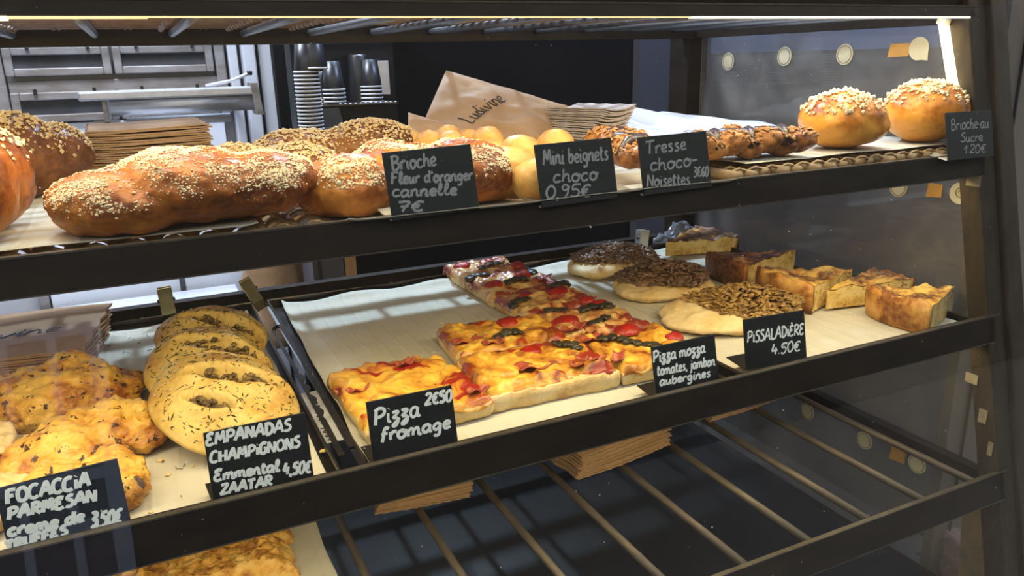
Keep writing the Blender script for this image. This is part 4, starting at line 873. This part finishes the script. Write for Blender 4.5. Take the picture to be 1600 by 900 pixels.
def emp(loc, tilt, rz, label, seed, sx=.072, sy=.105, lean=0):
    nr_, nt_ = 30, 72; vs = []; fs = []
    sl = [((-.038, -.004), (-.008, -.040), .0075), ((-.022, .034), (.052, -.024), .0110)]
    def seg(p_, a_, b_):
        a_, b_, p_ = Vector(a_), Vector(b_), Vector(p_); t_ = max(0, min(1, (p_ - a_).dot(b_ - a_) / (b_ - a_).length_squared)); return (p_ - a_ - (b_ - a_) * t_).length, t_
    def top(x, y):
        rr = math.hypot(x / sx, y / sy); z = .028 * max(0, 1 - rr ** 2.6) ** .55 + .002
        z += .0040 * fbm((x, y, seed), 28, 4) * (1 - rr ** 4 if rr < 1 else 0)
        for a_, b_, wd in sl:
            d_, t_ = seg((x, y), a_, b_); ww = wd * (.45 + .55 * math.sin(PI * min(max(t_, .06), .94)))
            z += .005 * math.exp(-((d_ - ww * 1.7) / (ww * .8)) ** 2) - .014 * math.exp(-(d_ / ww) ** 4 if d_ > 0 else 0)
        return max(z, .004)
    for i in range(nr_ + 1):
        k = (i / nr_) ** .85
        for j in range(nt_):
            a_ = 2 * PI * j / nt_; wob = 1 + .035 * math.sin(3 * a_ + seed) + .025 * math.sin(5 * a_ + seed * 2)
            x, y = sx * k * wob * math.cos(a_), sy * k * wob * math.sin(a_); vs.append((x, y, top(x / wob, y / wob) if i < nr_ else .006))
    vs += [(sx * .9 * math.cos(2 * PI * j / nt_), sy * .9 * math.sin(2 * PI * j / nt_), 0) for j in range(nt_)]
    for i in range(nr_ + 1):
        for j in range(nt_): a_ = i * nt_ + j; b_ = i * nt_ + (j + 1) % nt_; fs.append((a_, a_ + nt_, b_ + nt_, b_))
    fs.append(tuple((nr_ + 1) * nt_ + j for j in range(nt_ - 1, -1, -1)))
    o = MB().add(vs, fs).build('empanada', MT['empanada'], None, True)
    o.location = loc; o.rotation_euler = Euler((tilt, lean, rz)); tag(o, label, 'empanada', 'herbed empanadas on the left tray')
    m = MB()
    for a_, b_, wd in sl:
        for q in range(34):
            t_ = random.uniform(.06, .94); ww = wd * math.sin(PI * t_) ** .5; dv = (Vector(b_) - Vector(a_)).normalized(); sd = random.uniform(-.55, .75) * ww
            x = a_[0] + (b_[0] - a_[0]) * t_ - dv.y * sd; y = a_[1] + (b_[1] - a_[1]) * t_ + dv.x * sd
            z = top(x, y) + .0075 + random.uniform(-.003, .003); th = random.random() * 3.1; d_ = Vector((math.cos(th), math.sin(th), random.uniform(-.4, .4))) * random.uniform(.003, .006); c_ = Vector((x, y, z))
            m.tube([c_ - d_, c_ + Vector((0, 0, .0015)), c_ + d_], [.0015, random.uniform(.0022, .0034), .0012], 6)
    m.build('mushroom_filling', MT['mushroom'], o, True)
    scatter('herb_topping', o, 240, .0016, MT['herb'], .4, .012, shape=(1.6, .35, .35), sink=.5)
    scatter('sesame_topping', o, 90, .0014, MT['sesame'], .4, .014, shape=(1.3, .8, .5), sink=.4)
    return o
EM = [((.040, .800, ZF + .027), .28, .30, 'herbed empanada in front, two mushroom-filled slits, leaning on the others', 3, .070, .088), ((.036, .895, ZF + .030), .29, .2, 'herbed empanada in the middle of the leaning row of three', 5, .067, .084), ((.046, .986, ZF + .030), .28, .1, 'herbed empanada at the back of the leaning row of three', 7, .065, .082)]
for l_, t_, r_, lb_, s_, a_, b_ in EM: emp(l_, t_, r_, lb_, s_, a_, b_)

# ================================================================== pizza
def slice_(x, y, W, D, rz, top, label, seed, items, H=.020, crust_front=False, cat='pizza slice'):
    """rectangular slice: risen dough with a lumpy baked top; items = [(kind, u, v, size, angle)]"""
    nx, ny = 34, 34
    def hgt(u, v):
        e = min(u, 1 - u, v, 1 - v); z = H * (.72 + .28 * min(1, e / .10) ** .5) + .0060 * fbm((u * W, v * D, seed), 28, 4) + .0035 * fbm((u * W, v * D, seed + 9), 90, 2)
        return z
    def edge(u, v):
        return Vector(((u - .5) * W + .0035 * fbm((v, seed, 1), 5, 3) * (1 if u > .5 else -1), (v - .5) * D + .0035 * fbm((u, seed, 2), 5, 3), 0))
    vs = []; fs = []
    ring = [(i / nx, 0) for i in range(nx)] + [(1, j / ny) for j in range(ny)] + [(1 - i / nx, 1) for i in range(nx)] + [(0, 1 - j / ny) for j in range(ny)]
    prof = [(.96, 0), (1.0, .25), (1.012, .6), (1.0, .92), (.975, 1.0)]
    for s_, h_ in prof:
        for u, v in ring:
            q = edge(u, v) * s_; wob = 1 + .012 * fbm((u * 3, v * 3, h_ * 3 + seed), 4, 3); vs.append((q.x * wob, q.y * wob, hgt(u, v) * h_ - .0005 * (h_ == 1)))
    k = len(ring)
    for i in range(len(prof) - 1):
        for j in range(k): fs.append((i * k + j, i * k + (j + 1) % k, (i + 1) * k + (j + 1) % k, (i + 1) * k + j))
    fs.append(tuple(range(k - 1, -1, -1))); fs.append(tuple((len(prof) - 1) * k + j for j in range(k)))
    o = MB().add(vs, fs).build('pizza_slice', MT['dough'], None, True); o.location = (x, y, ZF); o.rotation_euler.z = rz
    tag(o, label, cat, 'pizza slices on the centre tray')
    def tf(u, v):
        e = min(u, 1 - u, v, 1 - v); q = edge(u, v) * (1.015 if not (crust_front and v < .12) else 1.0)
        z = hgt(u, v) + (.0016 if e > .02 else -.004 - .004 * abs(fbm((u, v, seed), 6, 2)))
        if crust_front and v < .10 + .04 * fbm((u, seed, 3), 5, 2): z -= .006
        return (q.x, q.y, z)
    grid('melted_topping', MT[top], tf, 44, 44, 0, o)
    def zat_(u, v): return hgt(u, v) + .0016
    for kind, u, v, s_, an in items:
        px_, py_ = (u - .5) * W, (v - .5) * D; z = zat_(u, v)
        if kind == 't':
            m = MB(); R_ = Matrix.Rotation(an, 3, 'Z'); n = 14; vv = []; ff = []
            for i in range(6):
                a_ = PI / 2 * i / 5
                for j in range(n):
                    b_ = 2 * PI * j / n; rad = s_ * math.cos(a_) * (1 + .10 * math.sin(3 * b_ + an))
                    c_ = R_ @ Vector((rad * 1.15 * math.cos(b_), rad * .9 * math.sin(b_), 0)); vv.append((px_ + c_.x, py_ + c_.y, z - .002 + s_ * .55 * math.sin(a_) + .0012 * fbm((c_.x, c_.y, an), 200, 3)))
            for i in range(5):
                for j in range(n): ff.append((i * n + j, i * n + (j + 1) % n, (i + 1) * n + (j + 1) % n, (i + 1) * n + j))
            m.add(vv, ff); m.build('tomato', MT['tomato'], o, True)
        elif kind == 'a':
            pts = []
            for i in range(9):
                t_ = i / 8 - .5; cx = math.cos(an) * t_ * s_ * 2 - math.sin(an) * s_ * .5 * math.cos(t_ * 3); cy = math.sin(an) * t_ * s_ * 2 + math.cos(an) * s_ * .5 * math.cos(t_ * 3)
                uu = min(.99, max(.01, u + cx / W)); v2 = min(.99, max(.01, v + cy / D))
                pts.append((px_ + cx, py_ + cy, zat_(uu, v2) + .001 + .0035 * abs(math.sin(i * 1.9 + an))))
            m = MB(); m.tube(smooth_path([Vector(p_) for p_ in pts], 3), [.0045 + .0055 * abs(math.sin(i * .55 + an)) * min(1, i / 3, (24 - i) / 3) for i in range(25)], 8, flat=Vector((0, 0, 1))); m.build('aubergine_strip', MT['aubergine'], o, True)
        elif kind == 'h':
            ca, sa = math.cos(an), math.sin(an)
            def hf(a2, b2, px_=px_, py_=py_, z=z, s_=s_, ca=ca, sa=sa):
                lx, ly = (a2 - .5) * s_ * 2.0, (b2 - .5) * s_ * 1.0; return (px_ + lx * ca - ly * sa, py_ + lx * sa + ly * ca, z + .002 + .003 * math.sin(a2 * 7 + an) + .002 * math.cos(b2 * 5))
            grid('ham_strip', MT['ham'], hf, 14, 8, .0014, o)
        elif kind == 'b':      # sauce or cheese blister
            m = MB(); m.lathe([(s_ * 1.0, -.002), (s_ * .85, .003), (s_ * .5, .006), (.0, .0068)], 14, 0, (px_, py_, z - .001)); m.build('cheese_blister', MT['pz_gold'], o, True)
    return o
t, a_, h_, b_ = 't', 'a', 'h', 'b'
slice_(.2285, .770, .138, .155, .03, 'pz_cheese', 'cheese pizza slice with tomato edges, alone at the left behind its sign', 51, [(b_, .25, .3, .018, 0), (h_, .12, .55, .012, .4), (h_, .2, .12, .016, .1), (h_, .93, .1, .012, .2), (h_, .62, .8, .012, .5)], .024)
slice_(.382, .752, .158, .112, -.05, 'pz_gold', 'golden mozzarella pizza slice with thick pale crust, front left of the block', 52, [(t, .55, .80, .0135, .3), (h_, .42, .32, .022, .1), (h_, .75, .22, .014, .8), (h_, .88, .17, .010, .2), (a_, .78, .62, .018, -.9), (b_, .2, .35, .02, 0)], .028, True)
slice_(.392, .866, .150, .108, -.10, 'pz_gold', 'browned mozzarella pizza slice with one tomato, behind the thick-crusted one', 53, [(t, .62, .78, .0150, .2), (a_, .50, .25, .020, .3), (h_, .13, .3, .018, .2), (b_, .75, .3, .02, 0), (h_, .32, .12, .014, .4)], .026)
slice_(.525, .748, .122, .112, -.02, 'pz_gold', 'mozzarella pizza slice beside its sign, front right of the block', 54, [(t, .55, .86, .0165, .1), (t, .88, .45, .013, .4), (a_, .25, .62, .022, -.8), (a_, .45, .35, .020, -1.1), (h_, .10, .80, .016, .3), (h_, .06, .2, .014, .9), (b_, .7, .2, .018, 0)], .024)
slice_(.523, .865, .128, .110, -.02, 'pz_ham', 'ham and aubergine pizza slice, second from the front in the long row', 55, [(t, .22, .52, .0185, .1), (a_, .52, .28, .017, .1), (a_, .70, .70, .024, -.3), (a_, .30, .90, .020, .3), (h_, .15, .18, .018, .5), (h_, .30, .10, .012, 1.2), (t, .85, .95, .013, .2)], .022)
slice_(.518, .978, .126, .110, .0, 'pz_ham', 'ham and aubergine pizza slice in the middle of the long row', 56, [(t, .70, .62, .0175, .2), (t, .32, .72, .014, .5), (a_, .86, .85, .018, .3), (a_, .12, .42, .018, .2), (h_, .5, .3, .014, .6), (h_, .9, .25, .014, .2), (t, .85, .15, .012, .2)], .022)
slice_(.514, .1090 + .98, .124, .108, .0, 'pz_ham', 'ham and aubergine pizza slice, second from the back of the long row', 57, [(t, .20, .42, .0165, .2), (t, .72, .70, .0155, .5), (a_, .50, .35, .020, .1), (a_, .15, .85, .022, .2), (h_, .85, .35, .018, .6), (a_, .92, .75, .014, 1.2)], .022)
slice_(.510, 1.195, .120, .094, .02, 'pz_ham', 'ham and aubergine pizza slice at the far back of the long row', 58, [(t, .22, .70, .0150, .2), (a_, .55, .30, .024, .15), (h_, .70, .70, .022, .1), (h_, .55, .50, .020, .4), (t, .9, .2, .013, .5)], .022)

# ================================================================== onion flatbreads
def flatbread(cx, cy, rx, ry, rz, label, seed, gold, oc=(0, 0), orx=.8, ory=.8, n=760):
    o = lump('onion_flatbread', MT['onion_dough'], [((0, 0, .010), (rx, ry, .016)), ((-.008, -.004, .009), (rx * .96, ry * .92, .016), (0, 0, .4))], .0030, 6, .0026, 26, seed)
    o.location = (cx, cy, ZF); o.rotation_euler.z = rz; tag(o, label, 'onion flatbread', 'onion flatbreads on the right tray')
    m = MB(); rr = random.Random(seed)
    for k in range(n):
        a2 = rr.random() * 6.283; q = math.sqrt(rr.random()) * (1 + .12 * math.sin(3 * a2 + seed))
        x, y = oc[0] + rx * orx * q * math.cos(a2), oc[1] + ry * ory * q * math.sin(a2); z = .022 + .022 * max(0, 1 - q * q) * rr.random() ** .5 + .004 * rr.random()
        th = rr.random() * 6.283; L = rr.uniform(.003, .010); cv = rr.uniform(-.011, .011); el = rr.uniform(-.004, .005)
        d = Vector((math.cos(th), math.sin(th), 0)); nn = Vector((-d.y, d.x, 0)); c = Vector((x, y, z))
        m.tube([c - d * L + Vector((0, 0, -el)), c + nn * cv * .7 + Vector((0, 0, .001)), c + d * L + Vector((0, 0, el))], [rr.uniform(.0012, .0026), rr.uniform(.0022, .0046), rr.uniform(.0008, .002)], 6, flat=(Vector((0, 0, 1)) + nn * rr.uniform(-1, 1)).normalized())
    tp = m.build('onion_topping', MT['onion_gold' if gold else 'onion'], o, True); tp['kind'] = 'stuff'
    base = lump('onion_bed', MT['onion_gold' if gold else 'onion'], [((oc[0], oc[1], .020), (rx * orx * .97, ry * ory * .97, .014))], .0032, 3, .0040, 55, seed + 3, True, o)
    return o
flatbread(.738, 1.135, .088, .066, -.35, 'onion flatbread farthest back, dark onions on pale dough', 61, False, (.004, .004), .84, .80)
flatbread(.733, .985, .086, .070, -.30, 'onion flatbread in the middle of the row of three, dark onions', 62, False, (.004, .006), .86, .80)
flatbread(.728, .818, .105, .074, -.45, 'onion flatbread in front with golden onions, beside its sign', 63, True, (.022, .010), .76, .82, 760)
# ================================================================== flan slices
def flan(tip, ang0, ang1, R, H, dark, label, seed):
    """wedge with its point at tip; the pastry rim runs along the arc"""
    na, nr_ = 26, 22; vs = []; fs = []
    lm = random.Random(seed)
    def top(r, a_):
        x, y = r * math.cos(a_), r * math.sin(a_); k = r / R
        return H * (.92 + .08 * k ** 4) + .0055 * fbm((x, y, seed), 38, 4) + .0022 * fbm((x, y, seed + 3), 100, 2)
    for j in range(na + 1):
        a_ = ang0 + (ang1 - ang0) * j / na
        for i in range(nr_ + 1):
            r = .004 + (R - .004) * i / nr_; vs.append((r * math.cos(a_), r * math.sin(a_), top(r, a_)))
    nt_ = len(vs)
    for j in range(na + 1):
        a_ = ang0 + (ang1 - ang0) * j / na
        for i in range(nr_ + 1):
            r = .004 + (R * .985 - .004) * i / nr_; vs.append((r * math.cos(a_), r * math.sin(a_), .003))
    wd = nr_ + 1
    body = MB(); ff = []
    for j in range(na):
        for i in range(nr_): q = j * wd + i; ff.append((nt_ + q, nt_ + q + wd, nt_ + q + wd + 1, nt_ + q + 1))
    for i in range(nr_): ff.append((i, nt_ + i, nt_ + i + 1, i + 1)); q = na * wd + i; ff.append((q + 1, nt_ + q + 1, nt_ + q, q))
    for j in range(na): q = j * wd + nr_; ff.append((q, nt_ + q, nt_ + q + wd, q + wd)); q = j * wd; ff.append((q + wd, nt_ + q + wd, nt_ + q, q))
    body.add(vs, ff); o = body.build('flan_slice', MT['custard'], None, False)
    o.location = (tip[0], tip[1], ZF); tag(o, label, 'flan slice', 'flan slices on the right tray')
    tv = [(v[0] * 1.004, v[1] * 1.004, v[2] + .0008) for v in vs[:nt_]]
    MB().add(tv, [(j * wd + i, j * wd + i + 1, (j + 1) * wd + i + 1, (j + 1) * wd + i) for j in range(na) for i in range(nr_)]).build('browned_top', MT['flan_top_dark' if dark else 'flan_top'], o, True)
    # pastry rim and base
    cv = []; cf = []; ring = [(-.003, 1.04), (.006, 1.05), (.006, .0), (-.001, .0)]
    for j in range(na + 1):
        a_ = ang0 + (ang1 - ang0) * j / na
        wob = .0022 * fbm((a_ * 2, seed, 0), 3, 3); lift = .004 * fbm((a_ * 2, seed, 4), 3, 3)
        for k_, (dr, hz) in enumerate(((-.004, 1), (.0015, 1), (.004, .7), (.003, .35), (.0, 0), (-.006, 0))):
            r = R + dr + wob; z = (top(R, a_) + .001 + lift) if hz == 1 else hz * H
            cv.append((r * math.cos(a_), r * math.sin(a_), z + (.001 if hz else 0)))
    for j in range(na):
        for k_ in range(6): q = j * 6 + k_; q2 = j * 6 + (k_ + 1) % 6; cf.append((q, q + 6, q2 + 6, q2))
    cf += [tuple(range(6)), tuple(na * 6 + k_ for k_ in range(5, -1, -1))]
    MB().add(cv, cf).build('pastry_rim', MT['flan_crust_dark' if dark else 'flan_crust'], o, True)
    return o
rd = math.radians
flan((.862, 1.158), rd(-13), rd(30), .150, .032, True, 'flan slice farthest back, thin and dark topped, cut face to the front', 71)
flan((1.000, .968), rd(160), rd(197), .158, .042, True, 'second flan slice from the back, very dark brown top', 72)
flan((.985, .834), rd(154), rd(201), .150, .042, False, 'third flan slice from the back, golden with burnt patches', 73)
flan((.872, .782), rd(-11), rd(16), .150, .036, False, 'flan slice squeezed between two others, cut face to the front', 74)
flan((1.026, .690), rd(153), rd(203), .124, .042, False, 'flan slice nearest the front rail, golden pastry rim toward the viewer', 75)

# crumbs
CR = [(250, 720), (300, 728), (262, 742), (170, 690), (210, 760), (235, 800), (505, 705), (500, 668), (690, 505), (845, 520)]
for k, (px, py) in enumerate(CR):
    q = at(px, py, ZF); s_ = random.uniform(.0012, .0020) * (1.7 if k in (0, 6) else 1)
    o = lump('bread_crumb', MT['crumb'], [((0, 0, s_ * .4), (s_ * 1.4, s_, s_ * .6)), ((s_ * .7, .3 * s_, s_ * .4), (s_, s_ * .7, s_ * .5))], s_ * .25, 1, s_ * .3, 300, k); o.location = (q.x, q.y, ZF - .0008)
    lab = 'golden bread crumb on the paper between the focaccias and the empanadas' if k < 6 else ('golden bread crumb on the paper right of the empanada sign' if k < 8 else 'tiny crumb on the bare paper behind the pizza slices')
    tag(o, lab, 'crumb', 'crumbs ' + ('by the focaccias' if k < 6 else 'by the empanada sign' if k < 8 else 'behind the pizza'))
m = MB(); rr = random.Random(5)
for k in range(110):
    x, y = rr.uniform(-.09, .12), rr.uniform(.66, 1.19); a2 = rr.random() * 3.1; d = Vector((math.cos(a2), math.sin(a2), 0)) * rr.uniform(.0012, .003); c = Vector((x, y, ZP + .0026)); m.tube([c - d, c + d], .0004, 4)
o = m.build('herb_flakes', MT['herb']); tag(o, 'dark dried herb flakes scattered on the paper around the empanadas', 'herbs', None, 'stuff')

# clips on the back edges of the trays
def clip(px, py, w_, h_, label, mat, lean):
    c = at(px, py, ZT + .014); t = thing('bulldog_clip', label, 'clip', (c.x, 1.224, ZT + .011), 0)
    a2 = Matrix.Rotation(lean, 4, 'Y')
    m = MB(); m.box((-w_ / 2, -.006, .004), (w_ / 2, -.004, h_), mat=a2).box((-w_ / 2, .010, .004), (w_ / 2, .012, h_ * .96), mat=a2); o = m.build('handle', MT[mat], t, bevel=.001)
    m = MB(); m.tube([a2 @ Vector((-w_ * .62, .002, h_ * .55)), a2 @ Vector((w_ * .62, .002, h_ * .55))], .0028, 8); m.build('spring', MT['darksteel'], t, True)
    m = MB(); m.hexa([a2 @ Vector(p_) for p_ in ((-w_ * .5, -.003, -.010), (w_ * .5, -.003, -.010), (w_ * .5, .0035, -.010), (-w_ * .5, .0035, -.010), (-w_ * .5, -.006, .012), (w_ * .5, -.006, .012), (w_ * .5, .011, .012), (-w_ * .5, .011, .012))]); m.build('jaw', MT[mat], t)
clip(264, 486, .020, .046, 'brass bulldog clip upright on the tray edge behind the empanadas', 'brass', -.05)
clip(404, 470, .018, .046, 'brass bulldog clip leaning left at the tray corner, right of the other brass one', 'brass', -.42)
clip(992, 381, .020, .036, 'steel bulldog clip on the tray edge behind the onion flatbreads', 'steel', .10)
# clear plastic bag behind the flans
c = aty(1050, 372, 1.262)
o = lump('plastic_bag', MT['clear'], [((0, 0, .010), (.055, .022, .012)), ((.008, 0, .022), (.022, .016, .022)), ((.02, 0, .012), (.05, .02, .011))], .004, 2, .007, 60, 81); o.location = (c.x + .01, 1.262, 1.0308); tag(o, 'crumpled clear plastic bag on the rods behind the flan slices', 'plastic bag')
# tongs and label between the left and centre trays
t = thing('serving_tongs', 'dark steel tongs with scalloped ends lying between left and centre trays', 'tongs', (.1345, .85, ZT))
for s_ in (1, -1):
    m = MB(); pts = []; n = 60; vs = []; fs = []
    for i in range(n + 1):
        y = -.19 + .40 * i / n; wv = .0035 * math.cos(i * 1.25) if 12 < i < 34 else 0; wd_ = (.0055 if i > 34 else .008) ; xo = .003 * s_ + (.002 if s_ > 0 else -.002)
        for q in (0, 1): vs.append((xo + (wd_ / 2 + wv * (q == 1)) * (1 if q else -1) * .7, y, .018 + .006 * (s_ > 0) + .004 * math.sin(PI * i / n)))
        for q in (1, 0): vs.append((xo + (wd_ / 2 + wv * (q == 1)) * (1 if q else -1) * .7, y, .016 + .006 * (s_ > 0) + .004 * math.sin(PI * i / n)))
    for i in range(n):
        for q in range(4): fs.append((i * 4 + q, i * 4 + (q + 1) % 4, i * 4 + 4 + (q + 1) % 4, i * 4 + 4 + q))
    fs += [(3, 2, 1, 0), (n * 4, n * 4 + 1, n * 4 + 2, n * 4 + 3)]
    m.add(vs, fs); m.build('arm', MT['darksteel'], t)
m = MB(); m.tube([(-.004, .21, .016), (0, .222, .018), (.004, .21, .022)], .003, 8); m.build('hinge', MT['darksteel'], t, True)
c = at(528, 668, 1.036); o = MB().box((-.012, -.06, 0), (.012, .075, .0008)).build('paper_label', MT['writing_paper']); o.location = (.1345, .77, ZT + .0075); o.rotation_euler.z = .02
tag(o, 'narrow white paper label with black scribble between left and centre trays', 'label')
m = MB()
for q in range(3):
    m.tube(smooth_path([Vector((-.008 + .002 * (i % 2) * 3 + q * .003, -.055 + .040 * q + i * .005, .0012)) for i in range(7)], 3), .0007, 5)
m.build('scribble', MT['ink'], o)

# ================================================================== bottom shelf puff pastry
o = paper('paper_liner', -.33, .134, .640, .95, ZB + .0012, 'greaseproof paper under the puff pastry on the bottom shelf', .0012, 12, .004)
def puff(x0, x1, y0, y1, z, label, seed):
    nx, ny = 110, 60
    def fn(u, v):
        e = min(u, 1 - u, v, 1 - v); x = x0 + (x1 - x0) * u; y = y0 + (y1 - y0) * v
        x += .010 * fbm((v * 3, seed, 0), 2.5, 3) * (1 if u > .9 else 0)
        h_ = .030 * min(1, e / .07) ** .55
        rip = abs(fbm((x * 1.0, y * 2.2, seed), 70, 3)); h2 = .011 * (rip - .3) + .004 * fbm((x, y, seed + 2), 25, 3)
        return (x, y, z + h_ + h2 * min(1, e / .05))
    o = grid('puff_pastry', MT['puff'], fn, nx, ny, 0); bb = MB().box((x0 + .004, y0 + .004, z - .0005), (x1 - .012, y1 - .004, z + .006)).build('pastry_base', MT['dough'], o)
    return tag(o, label, 'puff pastry', 'puff pastries')
puff(-.28, .098, .795, .905, ZB + .003, 'flaky golden puff pastry on the bottom shelf, nearer of the two', 91)
puff(-.28, .082, .912, .985, ZB + .003, 'flaky golden puff pastry tucked behind the nearer one, bottom shelf', 92)

# ================================================================== chalk signs
def sign(name, corners, off, label, lines, pen=.0012, chalk='chalk', foot='dark', below=0.0):
    """slate price sign parallel to the case front; corners TL TR BR BL in the photograph, lines = (text, start, end, letter height)"""
    TL, TR, BR, BL = [front(*c_, off) for c_ in corners]
    e = ((TR - TL) + (BR - BL)).normalized(); n = Vector((0, -1, KS)).normalized(); upv = n.cross(e).normalized()
    if upv.z < 0: upv = -upv
    W = ((TR - TL).length + (BR - BL).length) / 2; H = ((TL - BL).length + (TR - BR).length) / 2; C = (TL + TR + BR + BL) / 4
    R3 = Matrix((e, upv, n)).transposed()
    t = thing(name, label, 'price sign', C); t.rotation_euler = R3.to_euler()
    MB().box((-W / 2, -H / 2 - below, -.0022), (W / 2, H / 2, 0)).build('slate', MT['board'], t, bevel=.0006)
    f = MB(); d_ = .030
    f.hexa([(-W / 2 - .0005, -H / 2 - below, -.0026), (-W / 2 + .0015 + W * .98, -H / 2 - below, -.0026), (-W / 2 + W * .98, -H / 2 - below + .0012, -.0026), (-W / 2, -H / 2 - below + .0012, -.0026),
            (-W / 2 - .004, -H / 2 - below + d_ * .40, -d_), (W / 2 - .006, -H / 2 - below + d_ * .40, -d_), (W / 2 - .006, -H / 2 - below + .0012 + d_ * .40, -d_), (-W / 2 - .004, -H / 2 - below + .0012 + d_ * .40, -d_)])
    f.build('foot', MT['boardfoot' if foot == 'light' else 'tray'], t)
    def loc(px, py):
        q = front(px, py, off) - C; return Vector((q.dot(e), q.dot(upv)))
    m = MB()
    for text, a2, b2, hp in lines:
        pa, pb = loc(*a2), loc(*b2); hh = (loc(a2[0], a2[1] - hp) - pa).length
        write(m, text, pa, pb, hh, pen, lambda q: (q.x, q.y, .0004), .10, Vector((0, 0, 1)))
    m.build('chalk_lettering', MT[chalk], t)
    return t
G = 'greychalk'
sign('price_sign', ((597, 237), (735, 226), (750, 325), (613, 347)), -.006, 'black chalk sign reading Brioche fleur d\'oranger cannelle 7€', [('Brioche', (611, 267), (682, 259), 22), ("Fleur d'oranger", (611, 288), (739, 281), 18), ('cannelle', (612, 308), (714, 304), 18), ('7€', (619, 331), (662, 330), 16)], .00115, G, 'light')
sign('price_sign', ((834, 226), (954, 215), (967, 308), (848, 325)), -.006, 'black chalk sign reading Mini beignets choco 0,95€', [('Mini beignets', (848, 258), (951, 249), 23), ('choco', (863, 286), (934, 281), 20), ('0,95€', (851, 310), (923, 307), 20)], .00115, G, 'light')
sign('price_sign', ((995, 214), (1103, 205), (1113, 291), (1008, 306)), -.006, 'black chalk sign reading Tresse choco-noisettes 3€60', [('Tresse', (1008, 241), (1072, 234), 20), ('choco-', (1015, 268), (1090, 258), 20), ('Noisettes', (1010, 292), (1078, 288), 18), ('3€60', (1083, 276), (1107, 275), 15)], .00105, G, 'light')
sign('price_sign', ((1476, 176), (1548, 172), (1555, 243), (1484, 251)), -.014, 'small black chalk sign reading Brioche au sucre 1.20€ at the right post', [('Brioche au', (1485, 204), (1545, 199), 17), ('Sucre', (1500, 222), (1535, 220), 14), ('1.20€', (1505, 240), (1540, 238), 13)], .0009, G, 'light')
sign('price_sign', ((0, 760), (186, 718), (200, 806), (4, 865)), .022, 'black chalk sign reading Focaccia Parmesan crème de truffes 3,50€', [('FOCACCIA', (10, 788), (142, 758), 21), ('PARMESAN', (12, 812), (152, 782), 18), ('creme de', (12, 838), (132, 814), 18), ('TRUFFES', (8, 862), (106, 834), 15), ('3,50€', (142, 824), (191, 817), 22)], .0016, 'chalk', 'dark', .012)
sign('price_sign', ((317, 676), (473, 646), (494, 742), (333, 782)), .022, 'black chalk sign reading Empanadas champignons emmental zaatar 4,50€', [('EMPANADAS', (322, 697), (455, 672), 18), ('CHAMPIGNONS', (328, 724), (469, 698), 17), ('Emmental', (334, 752), (437, 735), 17), ('4,50€', (442, 742), (486, 738), 18), ('ZAATAR', (344, 773), (426, 757), 15)], .00135, 'chalk', 'dark', .006)
sign('price_sign', ((568, 630), (702, 602), (719, 688), (587, 718)), .022, 'black chalk sign reading Pizza fromage 2€50', [('Pizza', (584, 664), (656, 649), 25), ('fromage', (594, 690), (704, 668), 20), ('2€50', (664, 632), (706, 626), 17)], .00150, 'chalk', 'dark', .006)
sign('price_sign', ((1007, 549), (1104, 527), (1136, 588), (1036, 611)), .020, 'black chalk sign reading Pizza mozza tomates, jambon, aubergines, low edge hidden by rail', [('Pizza mozza', (1020, 567), (1102, 550), 17), ('tomates, jambon', (1026, 587), (1117, 570), 15), ('aubergines', (1030, 603), (1110, 588), 13), ('2,70€', (1088, 613), (1132, 604), 10)], .00115, 'chalk', 'dark', .006)
sign('price_sign', ((1152, 503), (1250, 486), (1267, 554), (1176, 571)), .026, 'black chalk sign reading Pissaladière 4.50€', [('PISSALADIÈRE', (1167, 536), (1256, 522), 17), ('4.50€', (1204, 554), (1250, 548), 16)], .00120, 'chalk', 'dark', .003)
